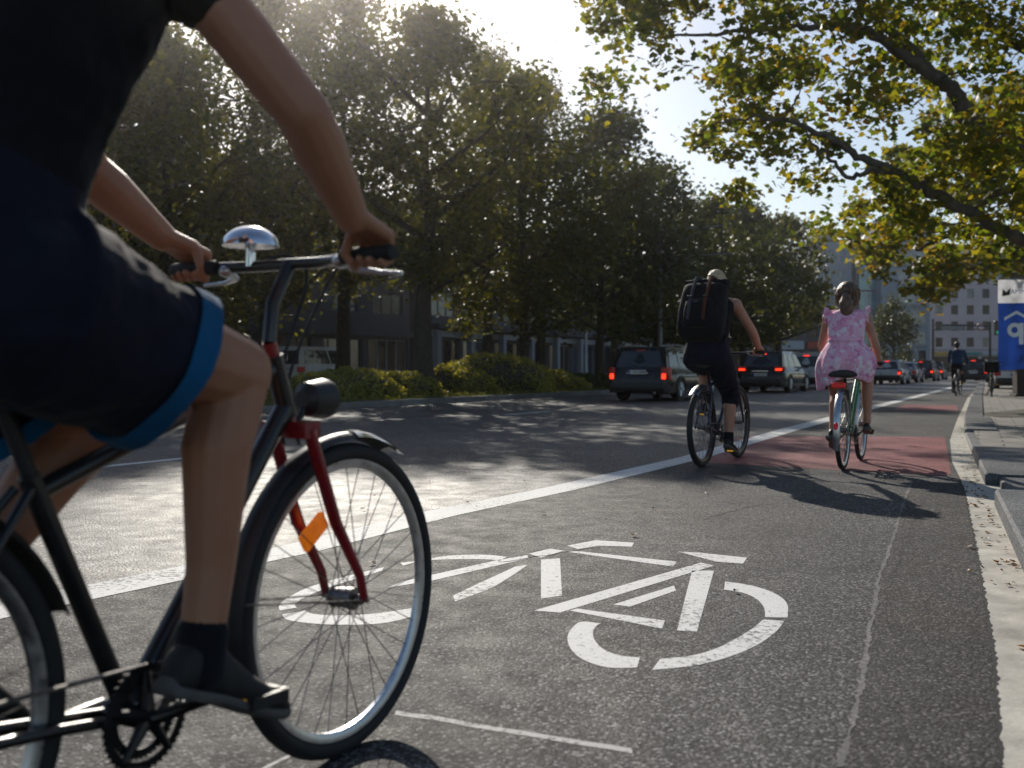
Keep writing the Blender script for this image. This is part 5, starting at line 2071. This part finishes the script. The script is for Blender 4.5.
# near plane tree over the pavement; trunk stands right of the frame
Yp = 21.0
tb = Vector((13.4, 21.6, .06))
fork = Vector((13.0, 21.4, 3.1))
top = Vector((12.6, 21.3, 5.0))
trunk = [(tb, .52), (tb.lerp(fork, .12), .40), (tb.lerp(fork, .5), .36), (fork, .34), (top, .27), (Vector((12.9, 21.6, 8.2)), .18), (Vector((12.7, 21.9, 11.5)), .09)]
A_ = [(top, .25), (at(1024, 152, 21), .215), (at(970, 124, 20.8), .175), (at(954, 92, 20.6), .15), (at(930, 76, 20.4), .13), (at(900, 52, 20.2), .11), (at(862, 28, 20), .09), (at(823, 26, 19.8), .07), (at(779, 28, 19.6), .052), (at(720, 34, 19.5), .035), (at(650, 36, 19.4), .015)]
A2 = [(at(938, 80, 20.4), .13), (at(902, 42, 20.8), .10), (at(872, 14, 21), .08), (at(840, -22, 21.2), .06), (at(800, -60, 21.3), .03)]
Bl = [(fork, .24), (at(1024, 240, 20.6), .135), (at(983, 218, 20.3), .12), (at(936, 195, 20.0), .105), (at(901, 173, 19.8), .09), (at(857, 156, 19.6), .075), (at(823, 134, 19.4), .058), (at(788, 122, 19.3), .042), (at(753, 117, 19.2), .028), (at(715, 122, 19.1), .012)]
B2 = [(at(899, 172, 19.8), .055), (at(872, 170, 19.7), .048), (at(850, 178, 19.5), .045), (at(832, 160, 19.4), .036), (at(812, 142, 19.3), .022), (at(800, 122, 19.2), .01)]
C1 = [(Vector((12.7, 21.4, 4.6)), .16), (at(1030, 190, 22), .12), (at(990, 196, 22.4), .09), (at(955, 230, 22.6), .06), (at(915, 250, 22.8), .03)]
D1 = [(Vector((12.8, 21.5, 7.0)), .14), (at(1010, 40, 22.3), .11), (at(960, 0, 22.8), .085), (at(900, -40, 23), .05), (at(850, -70, 23), .02)]
E1 = [(Vector((12.9, 21.6, 3.8)), .16), (Vector((15.5, 20.6, 5.2)), .12), (Vector((18, 20, 6.8)), .07), (Vector((20, 19.5, 7.8)), .02)]
E2 = [(Vector((12.9, 21.6, 6.0)), .14), (Vector((14.5, 23, 8.2)), .10), (Vector((15.5, 24.5, 10)), .04)]
outline = [(586, -40), (590, 30), (606, 70), (636, 84), (668, 104), (700, 84), (716, 96), (702, 130), (708, 160), (742, 186), (762, 208), (792, 196), (822, 180), (846, 205), (868, 232), (900, 225), (960, 232), (1010, 250), (1100, 262), (1250, 250), (1340, 180), (1380, 60), (1330, -150), (1180, -260), (900, -210), (700, -120)]
plane_tree('large plane tree leaning over the lane with forked limbs, its trunk right of the banner', tuple(tb), [A_, A2, Bl, B2, C1, D1, E1, E2], trunk, outline, Yp, 1.7, 540, 41000, .165, M_LEAFP, (M_LEAFY, .10))

Yq = 40.0
tb2 = Vector((22.0, 40.5, .06))
f2 = Vector((21.8, 40.4, 4.2))
tr2 = [(tb2, .50), (tb2.lerp(f2, .15), .40), (f2, .33), (Vector((21.6, 40.2, 7)), .22), (Vector((21.3, 40.3, 10.5)), .09)]
l1 = [(f2, .20), (at(990, 232, 40), .15), (at(950, 225, 39.8), .10), (at(905, 215, 39.6), .05), (at(872, 222, 39.5), .02)]
l2 = [(Vector((21.7, 40.3, 5.4)), .18), (at(1000, 190, 40), .13), (at(950, 165, 40), .08), (at(910, 150, 40), .03)]
l3 = [(f2, .16), (at(985, 268, 39.5), .10), (at(945, 272, 39), .06), (at(918, 280, 38.8), .02)]
l4 = [(Vector((21.7, 40.3, 5.8)), .18), (Vector((25, 40, 8)), .1), (Vector((27.5, 40, 9.5)), .03)]
out2 = [(866, 196), (852, 232), (858, 262), (876, 268), (892, 250), (910, 262), (926, 292), (948, 300), (975, 288), (1000, 268), (1060, 262), (1170, 258), (1210, 180), (1180, 90), (1060, 60), (930, 110), (880, 160)]
plane_tree('second plane tree with yellowing leaves, its foliage hanging above the pink house', tuple(tb2), [l1, l2, l3, l4], tr2, out2, Yq, 2.0, 240, 15000, .27, M_LEAFP, (M_LEAFY, .4))


def street_tree(label, base, h, crown, trunk_r, seed, lm, leaves=14000, lsize=.22, tall=False, lean=0.0, group='street trees on the planted strip', nclus=150, z0=None):
    """Upright tree: tapered trunk with rising limbs and leaf clumps filling an uneven crown."""
    r = random.Random(seed)
    g = np.random.default_rng(seed)
    root = thing('street_tree', label, 'tree', base, 0, group)
    cw, cb = crown
    t = MB()
    spine = [Vector((lean * (i / 6) ** 2 + r.gauss(0, .07) * (i > 0), r.gauss(0, .07) * (i > 0), h * .93 * i / 6)) for i in range(7)]
    P = catmull(spine, 4)
    t.tube(P, [trunk_r * (1.35 - .35 * min(1, i / 2)) * (1 - .93 * (i / (len(P) - 1)) ** .85) + .012 for i in range(len(P))], 14)
    t.build('trunk', M_BARKD, root, smooth=80)
    lb = MB()
    nodes = [(p, trunk_r * .4) for p in P if p.z > cb * .9]
    nl = 13
    for i in range(nl):
        z = cb * .85 + (h * .80 - cb * .85) * (i / nl) ** 1.1
        a = i * 2.4 + r.uniform(-.4, .4)
        f = (z - cb) / (h - cb)
        ln = cw * (.95 - .55 * max(0, f)) * r.uniform(.7, 1.1)
        o = Vector((lean * (z / h) ** 2, 0, z))
        d = Vector((math.cos(a), math.sin(a), 0))
        rise = ln * (r.uniform(.35, .8) if not tall else r.uniform(.8, 1.5))
        pts = catmull([o, o + d * ln * .4 + Vector((0, 0, rise * .35)), o + d * ln * .75 + Vector((0, 0, rise * .7)), o + d * ln + Vector((0, 0, rise))], 4)
        r0 = trunk_r * (.42 - .25 * f)
        rr = [r0 * (1 - .9 * k / (len(pts) - 1)) + .006 for k in range(len(pts))]
        lb.tube(pts, rr, 7, cap=False)
        nodes += list(zip(pts[2:], rr[2:]))
    cs = []
    while len(cs) < nclus:
        z = r.uniform(0, 1)
        prof = math.sin(math.pi * (z * .93 + .05) ** (.75 if not tall else .62)) ** .75
        lump = 1 + .22 * math.sin(z * 9 + seed) + .1 * math.sin(z * 21 + seed)
        a = r.uniform(0, 2 * math.pi)
        rad = cw * prof * lump * (.55 + .45 * r.random() ** .5) * (1 + .22 * math.sin(a * 3 + seed) + .12 * math.sin(a * 5 + z * 8))
        if r.random() < .25:
            rad *= r.uniform(.2, .7)
        c = Vector((math.cos(a) * rad + lean * ((cb + z * (h - cb)) / h) ** 2, math.sin(a) * rad, cb + z * (h - cb)))
        if math.sin(c.x * 1.1 + seed) * math.sin(c.y * 1.2) * math.sin(c.z * 1.0 + seed) < -.24:
            continue
        cs.append(c)
    for c in cs:
        q, rq = nearest(c, nodes)
        d = (c - q).length
        if d > .4:
            m = q.lerp(c, .5) + Vector((0, 0, .08 * d))
            lb.tube([q, m, c], [min(rq, .03), .018, .006], 4, cap=False)
    lb.build('limbs', M_BARKD, root, smooth=80, fix=False)
    C = np.array([tuple(c) for c in cs])
    sig = g.uniform(.22, .56, len(C)) * (1 if not tall else .9)
    k = leaves // len(C)
    L = np.repeat(C, k, 0) + g.normal(size=(len(C) * k, 3)) * np.repeat(sig, k)[:, None] * np.array([1, 1, .8 if not tall else 1.3])
    mesh_obj('crown', leaf_mesh('crown', L, lsize, LEAF_OVAL if tall else LEAF_FAN, droop=.35, rng=g), lm, root)
    return root


def on_line(px, v):
    """The spot at street offset v straight down the sight line through a photo column."""
    d = (px - 512) / 1000
    t = v / (V.x * d + V.y)
    return (d * t, t, 0.08)


NEAR_ROW = [
    (425, -16.5, 11.2, (3.8, 3.6), .32, 3, M_LEAFM, 'street tree with bare straight trunk standing in front of the rounded bushes', dict(leaves=15000, lsize=.17)),
    (522, -17.2, 11.4, (3.6, 2.3), .22, 8, M_LEAFM, 'leafy street tree rising behind the largest rounded bush', dict(leaves=15000, lsize=.18)),
    (600, -17, 11.6, (4.2, 2.3), .22, 12, M_LEAFD, 'street tree behind the first black wagon', dict(leaves=14000, lsize=.20)),
    (655, -17, 10.5, (3.9, 2.2), .22, 17, M_LEAFD, 'dark street tree by the overhead wire pole', dict(leaves=13000, lsize=.21)),
    (705, -17, 10.2, (4.2, 2.2), .22, 22, M_LEAFD, 'dark street tree straight behind the man with the backpack', dict(leaves=13000, lsize=.23)),
    (742, -17, 10.6, (4.2, 2.4), .22, 29, M_LEAFD, 'dark street tree between the two cyclists', dict(leaves=13000, lsize=.25)),
    (779, -17, 11.2, (4.0, 3.3), .28, 31, M_LEAFM, 'last street tree of the row, its right side open to the sky', dict(leaves=13000, lsize=.26)),
]
for (px, v, h, cr, tr, sd, lm, lb_, kw) in NEAR_ROW:
    street_tree(lb_, on_line(px, v), h, cr, tr, sd, lm, **kw)
BACK_ROW = [
    (30, -27, 13.5, (4.6, 2.6), 41, 'big tree at the far left behind the near rider back', M_LEAFM),
    (165, -26, 11.5, (4.2, 2.2), 47, 'yellow-lit tree seen between the near rider body and arm', M_LEAFM),
    (268, -27.5, 17.0, (4.2, 3.2), 53, 'tall tree behind the near rider forearm, glowing at the top', M_LEAFM),
    (343, -27, 18.0, (3.9, 4.5), 59, 'tall loose-topped tree left of the straight bare trunk', M_LEAFM),
    (487, -28, 18.5, (4.0, 4.5), 61, 'tall feathery tree behind the two leafy street trees', M_LEAFM),
    (540, -28, 18.3, (4.4, 4.0), 67, 'tall dark tree beyond the overhead wire pole, highest against the sky', M_LEAFD),
    (612, -28, 15.2, (4.6, 4.0), 71, 'broad dark tree at the end of the tall row', M_LEAFD),
]
for (px, v, h, cr, sd, lb_, lm) in BACK_ROW:
    street_tree(lb_, on_line(px, v), h, cr, .34, sd, lm, leaves=17000, lsize=.24, tall=True, group='tall trees across the opposite carriageway', nclus=210)
p = at(893, 369, 92)
street_tree('small dark cone-shaped tree in front of the grey office wing', (p.x, 92, 0), 6.9, (1.9, 1.0), .14, 83, M_LEAFD, leaves=5000, lsize=.24, tall=True, group=None, nclus=80)

# planted strip in the middle of the street
verge = [uv(s, v) for s, v in ((4, -14.0), (230, -13.4), (230, -19.0), (4, -19.4))]
m = MB()
m.prism([(p.x, p.y) for p in verge], -.05, .10)
struct(m.build('planted_strip_soil', M_SOIL, smooth=0))
m = MB()
for vv in (-13.95, -19.35):
    a, b = uv(4, vv - .09), uv(230, vv + .5 - .09)
    t = (b - a).normalized()
    n_ = Vector((-t.y, t.x, 0)) * .09
    for k in range(int((b - a).length / 2)):
        q0, q1 = a + t * (2 * k + .01), a + t * (2 * k + 1.99)
        m.prism([(c.x, c.y) for c in (q0 - n_, q1 - n_, q1 + n_, q0 + n_)], -.05, .135)
struct(m.build('median_kerb', M_PALEKERB, smooth=0))
gp = []
for i in range(26000):
    s = 6 + 70 * RNG.random() ** 1.6
    v = RNG.uniform(-19.0, -14.2)
    q = uv(s, v)
    gp.append((q.x, q.y, .10 + RNG.random() * .10))
o = mesh_obj('grass', leaf_mesh('grass', gp, .12, np.array([(-.10, -.5), (.10, -.5), (.04, .2), (0, .6), (-.04, .2)]), droop=-.4), M_GRASS)
tag(o, 'short rough grass growing on the planted strip round the bushes', 'grass', kind='stuff')


def bush(label, c, r, n, size, seed, lm=None):
    g = np.random.default_rng(seed)
    root = thing('bush', label, 'bush', (c[0], c[1], .08), 0, 'clipped bushes on the planted strip')
    k = MB()
    k.ell((0, 0, r[2] * .30), (r[0] * .86, r[1] * .86, r[2] * .62), None, 24, 12)
    k.build('dense_core', M_BARKD, root)
    d = g.normal(size=(n, 3))
    d /= np.linalg.norm(d, axis=1)[:, None]
    d[:, 2] = np.abs(d[:, 2])
    lump = 1 + .07 * np.sin(d[:, 0] * 7 + seed) * np.sin(d[:, 1] * 6) + .05 * np.sin(d[:, 0] * 15) * np.sin(d[:, 2] * 13 + seed)
    rad = lump * g.uniform(.84, 1.04, n)
    P_ = d * rad[:, None] * np.array(r)
    mesh_obj('foliage', leaf_mesh('foliage', P_, size, LEAF_OVAL, droop=.1, rng=g), lm or M_BUSH, root)
    return root


for (px, v, rx, ry, rz, lb_) in ((318, -16.6, 1.25, 1.1, .70, 'low rounded bush, leftmost of the clipped bushes by the near rider knee'), (350, -16.4, 1.40, 1.15, .82, 'rounded bush second from the near rider knee'),
                                 (402, -16.3, 1.25, 1.0, .72, 'small bush just left of the straight bare trunk'), (452, -16.6, 1.50, 1.2, .90, 'bush just right of the straight bare trunk'),
                                 (493, -16.6, 2.10, 1.6, 1.30, 'largest rounded bush of the planted strip'), (545, -16.6, 1.6, 1.3, .78, 'low bush right of the largest rounded bush'),
                                 (578, -16.4, 1.3, 1.2, .62, 'low dark bush left of the first black wagon'), (602, -16.4, 1.3, 1.2, .58, 'low dark bush hidden behind the tail of the first black wagon'),
                                 (250, -16.8, 1.0, 1.0, .8, 'bush behind the near rider knee'), (180, -16.8, 1.0, 1.0, .8, 'bush behind the near rider thigh')):
    x, y, z = on_line(px, v)
    bush(lb_, (x, y), (rx, ry, rz), 7000 if rx < 1.5 else 11000, .085, int(px), M_BUSH if px < 570 else M_LEAFD)

# ------------------------------------------------------------------ street furniture
def pole(name, label, x, y, h, r, m, cat='pole'):
    root = thing(name, label, cat, (x, y, 0), 0)
    MB().tube([(0, 0, 0), (0, 0, .35), (0, 0, .37), (0, 0, h)], [r * 1.5, r * 1.5, r, r * .7], 14).build('shaft', m, root)
    return root


x, y, z = on_line(660, -15.2)
cp = pole('catenary_pole', 'slim grey overhead wire pole with a braced bracket arm beside the first black wagon', x, y, 7.4, .11, M_ZINC)
m = MB()
m.tube([(0, 0, 5.75), (.9, -.4, 5.78), (2.9, -1.2, 5.80)], .035, 8)
m.tube([(0, 0, 6.95), (2.6, -1.1, 7.0)], .03, 8)
m.tube([(.1, 0, 5.8), (1.7, -.7, 6.95)], .03, 8)
m.build('bracket_arm', M_ZINC, cp)
MB().tube([(2.5, -1.05, 5.80), (2.5, -1.05, 7.0)], .04, 8).build('insulator', M_DARKPLAS, cp)
for i, (v0, z0) in enumerate(((-12.9, 5.7), (-13.2, 6.9))):
    cb_ = MB()
    pts = [uv(46 + k * 8, v0) + Vector((0, 0, z0 - .25 * math.sin(math.pi * ((k % 4) / 4)))) for k in range(21)]
    cb_.tube(pts, .008, 6)
    tag(cb_.build('overhead_wire', M_DARKPLAS), ['lower overhead wire running above the road by the bracket arm', 'upper overhead wire running above the road by the bracket arm'][i], 'wire')
x, y, z = on_line(598, -21)
lp = pole('street_lamp', 'dark post lamp with a small hooded head standing left of the first black wagon', x, y, 4.3, .07, M_POLE, 'street lamp')
MB().tube([(0, 0, 4.3), (0, 0, 4.42), (0, 0, 4.55), (0, 0, 4.62)], [.06, .24, .20, .03], 18).build('lamp_head', M_POLE, lp)
x, y, z = on_line(586, -36)
wp = pole('pole', 'pale thin pole standing in front of the stone block', x, y, 7.0, .12, M_WHITE)
MB().ell((0, 0, 7.05), .16).build('cap', M_WHITE, wp)

# signal gantry and poles across the far street
p = at(933, 369, 110)
gr = pole('signal_gantry', 'dark gantry pole with a long sign arm in front of the pink house', p.x, 110, 6.4, .16, M_POLE, 'gantry')
m = MB()
m.box((3.0, 0, 5.75), (5.8, .10, .12))
m.box((3.0, 0, 5.2), (5.8, .08, .08))
for i in range(8):
    m.tube([(.2 + i * .75, 0, 5.2), (.55 + i * .75, 0, 5.75)], .03, 6)
m.build('arm', M_POLE, gr, smooth=0)
MB().box((2.2, -.10, 5.45), (2.6, .05, .42)).build('sign_panel', M_ZINC, gr, smooth=0)
sg = MB().tube([(5.2, -.18, 5.5), (5.2, -.10, 5.5)], .46, 28, up=(0, 0, 1)).build('round_sign', M_WHITE, gr)
MB().torus((5.2, -.20, 5.5), 'y', .37, .07, 28, 8).build('red_ring', AWN[1], sg)
p = at(990, 369, 70)
tl = pole('traffic_light', 'traffic light with a green lamp standing left of the banner', p.x, 70, 4.2, .10, M_POLE, 'traffic light')
MB().box((.42, -.1, 3.75), (.36, .3, 1.0)).build('signal_head', M_DARKPLAS, tl, bevel=.04)
for i, mm in enumerate((lamp_mat('signal red off', (.12, .01, .01), 0.0), lamp_mat('signal amber off', (.14, .07, .01), 0.0), lamp_mat('signal green', (.03, .45, .22), .35))):
    MB().tube([(.42, -.27, 4.06 - i * .31), (.42, -.245, 4.06 - i * .31)], .115, 18, up=(0, 0, 1)).build('lamp', mm, tl)
MB().tube([(0, 0, 3.9), (-3.4, 0, 3.95)], .05, 8).build('side_arm', M_POLE, tl)

# parking banner seen from behind: blue cloth, white head, mirrored emblem showing through
M_BANB = backlit('blue banner cloth', (.010, .045, .25), .35)
M_BANW = backlit('white banner cloth', (.62, .63, .66), .5)
M_EMB = plain('white print', (.86, .87, .9), .6, var=.08)
Yb = 30.0
bn0 = at(998, 369, Yb)
ban = thing('parking_banner', 'tall blue parking banner with a white mirrored p under a roof on a dark post', 'banner', (bn0.x, Yb, .06), R(-8))
bwid, bz0, bz1, bz2 = .98, .80, 2.80, 3.50


def cloth(z0, z1, m, name):
    k = MB()
    nx, nz = 14, 16
    g_ = []
    for j in range(nz + 1):
        for i in range(nx + 1):
            xx = bwid * i / nx
            zz = z0 + (z1 - z0) * j / nz
            g_.append((xx, .022 * math.sin(xx * 7 + zz * 2.2) + .012 * math.sin(xx * 13 - zz * 4), zz))
    fs = [(j * (nx + 1) + i, j * (nx + 1) + i + 1, (j + 1) * (nx + 1) + i + 1, (j + 1) * (nx + 1) + i) for j in range(nz) for i in range(nx)]
    k.add(g_, fs)
    return k.build(name, m, ban, smooth=80, fix=False)


cb1 = cloth(bz0, bz1, M_BANB, 'blue_cloth')
cb2 = cloth(bz1, bz2, M_BANW, 'white_cloth')
m = MB()
m.tube([(bwid * .06, -.05, bz2 + .03), (bwid * .96, -.05, bz2 + .03)], .02, 8)
m.tube([(bwid * 1.04, .05, .0), (bwid * 1.04, .05, bz2 + .15)], .05, 12)
m.tube([(bwid * .0, -.01, bz2 + .03), (bwid * 1.04, .05, bz2 + .03)], .02, 8)
m.tube([(bwid * .0, -.01, bz0 - .02), (bwid * 1.04, .05, bz0 - .02)], .02, 8)
m.build('banner_pole', M_ZINC, ban)
m = MB()
m.box((.80, .05, .40), (.62, .42, .84))
m.box((.80, .05, .03), (.74, .54, .10))
m.build('post_base', plain('rusty dark steel', (.035, .024, .018), .8, var=.5, vscale=5), ban, smooth=0, bevel=.02)
# emblem: roof chevron and a mirrored p (bowl with the stem on its right, dropping below)
m = MB()
Mx = Matrix.Translation((0, -.045, 0)) @ Matrix.Rotation(math.pi / 2, 4, 'X')
m.prism([(.16, 2.36), (.50, 2.57), (.88, 2.36), (.88, 2.27), (.50, 2.475), (.16, 2.27)], 0, .012, Mx)
m.build('roof_mark', M_EMB, cb1, smooth=0)
m = MB()
cx, cz = .45, 1.99
ro_, ri_ = .215, .095
vs, fs = [], []
n = 36
k = MB()
outer = [Vector((cx + ro_ * math.cos(2 * math.pi * i / n) * .95, cz + ro_ * math.sin(2 * math.pi * i / n), 0)) for i in range(n)]
inn = [Vector((cx + ri_ * math.cos(2 * math.pi * i / n) * .95, cz + ri_ * math.sin(2 * math.pi * i / n), 0)) for i in range(n)]
up_ = Vector((0, 0, .012))
m.loft([[Mx @ p for p in (o_, i_, i_ + up_, o_ + up_)] for o_, i_ in zip(outer, inn)], closed=True)
m.prism([(.575, 1.56), (.705, 1.56), (.705, 2.20), (.575, 2.20)], -.002, .014, Mx)
m.build('letter_mark', M_EMB, cb1, smooth=0)
M_BLUEINK = plain('blue print', (.03, .10, .35), .6, var=.1)
MM = Matrix.Translation((.62, -.040, 3.13)) @ Matrix.Rotation(math.pi / 2, 4, 'X') @ Matrix.Scale(-1, 4, (1, 0, 0))
text_obj('lettering', 'AMMA', .20, MM, M_BLUEINK, cb2)
m = MB()
m.prism([(.10, 3.00), (.32, 3.04), (.34, 3.26), (.22, 3.12), (.12, 3.22)], 0, .008, Mx)
m.build('swoosh_mark', M_INK, cb2, smooth=0)

# thin haze volume added to give the bright veil towards the sun
hz_ = MB().box((30, 110, 14.9), (260, 240, 30)).build('haze', bpy.data.materials.new('added haze'), smooth=0)
hm = hz_.data.materials[0]
hm.use_nodes = True
hm.node_tree.nodes.clear()
ho = node(hm.node_tree, 'ShaderNodeOutputMaterial')
hv = node(hm.node_tree, 'ShaderNodeVolumeScatter')
hv.inputs['Color'].default_value = (1.0, .95, .92, 1)
hv.inputs['Density'].default_value = 0.0008
hv.inputs['Anisotropy'].default_value = 0.94
hm.node_tree.links.new(hv.outputs[0], ho.inputs['Volume'])
tag(hz_, 'thin haze volume added over the street for the glow near the sun', 'haze', kind='stuff')
# ------------------------------------------------------------------ light, sky, camera
SUN_AZ, SUN_EL = R(-10.5), R(28)
sv = Vector((math.sin(SUN_AZ) * math.cos(SUN_EL), math.cos(SUN_AZ) * math.cos(SUN_EL), math.sin(SUN_EL)))
sl = bpy.data.lights.new('sun', 'SUN')
sl.energy = 5.0
sl.angle = R(0.55)
sl.color = (1.0, .93, .82)
so = bpy.data.objects.new('sun', sl)
so.rotation_euler = sv.to_track_quat('Z', 'Y').to_euler()
COL.objects.link(so)
w = bpy.data.worlds.new('World')
scene.world = w
w.use_nodes = True
nt = w.node_tree
bg = nt.nodes['Background']
sky = nt.nodes.new('ShaderNodeTexSky')
sky.sky_type = 'NISHITA'
sky.sun_disc = False
sky.sun_elevation = SUN_EL
sky.sun_rotation = SUN_AZ
sky.air_density = 1.0
sky.dust_density = 0.8
sky.ozone_density = 1.2
nt.links.new(sky.outputs[0], bg.inputs['Color'])
bg.inputs['Strength'].default_value = 0.105

cam = bpy.data.cameras.new('camera')
cam.sensor_width = 36
cam.lens = 36 * 1000 / 1024
cam.shift_y = -(384 - HORIZON) / 1024
cam.clip_start = .05
cam.clip_end = 2000
cam.dof.use_dof = True
cam.dof.focus_distance = 5.0
cam.dof.aperture_fstop = 3.2
co = bpy.data.objects.new('camera', cam)
co.location = (0, 0, CAM_H)
co.rotation_euler = (math.pi / 2, 0, 0)
COL.objects.link(co)
scene.camera = co
scene.view_settings.view_transform = 'Standard'
scene.view_settings.look = 'None'
scene.view_settings.exposure = 0
scene.view_settings.gamma = 1
scene.cycles.use_denoising = True
scene.cycles.max_bounces = 8
scene.cycles.transparent_max_bounces = 8
scene.cycles.sample_clamp_indirect = 4
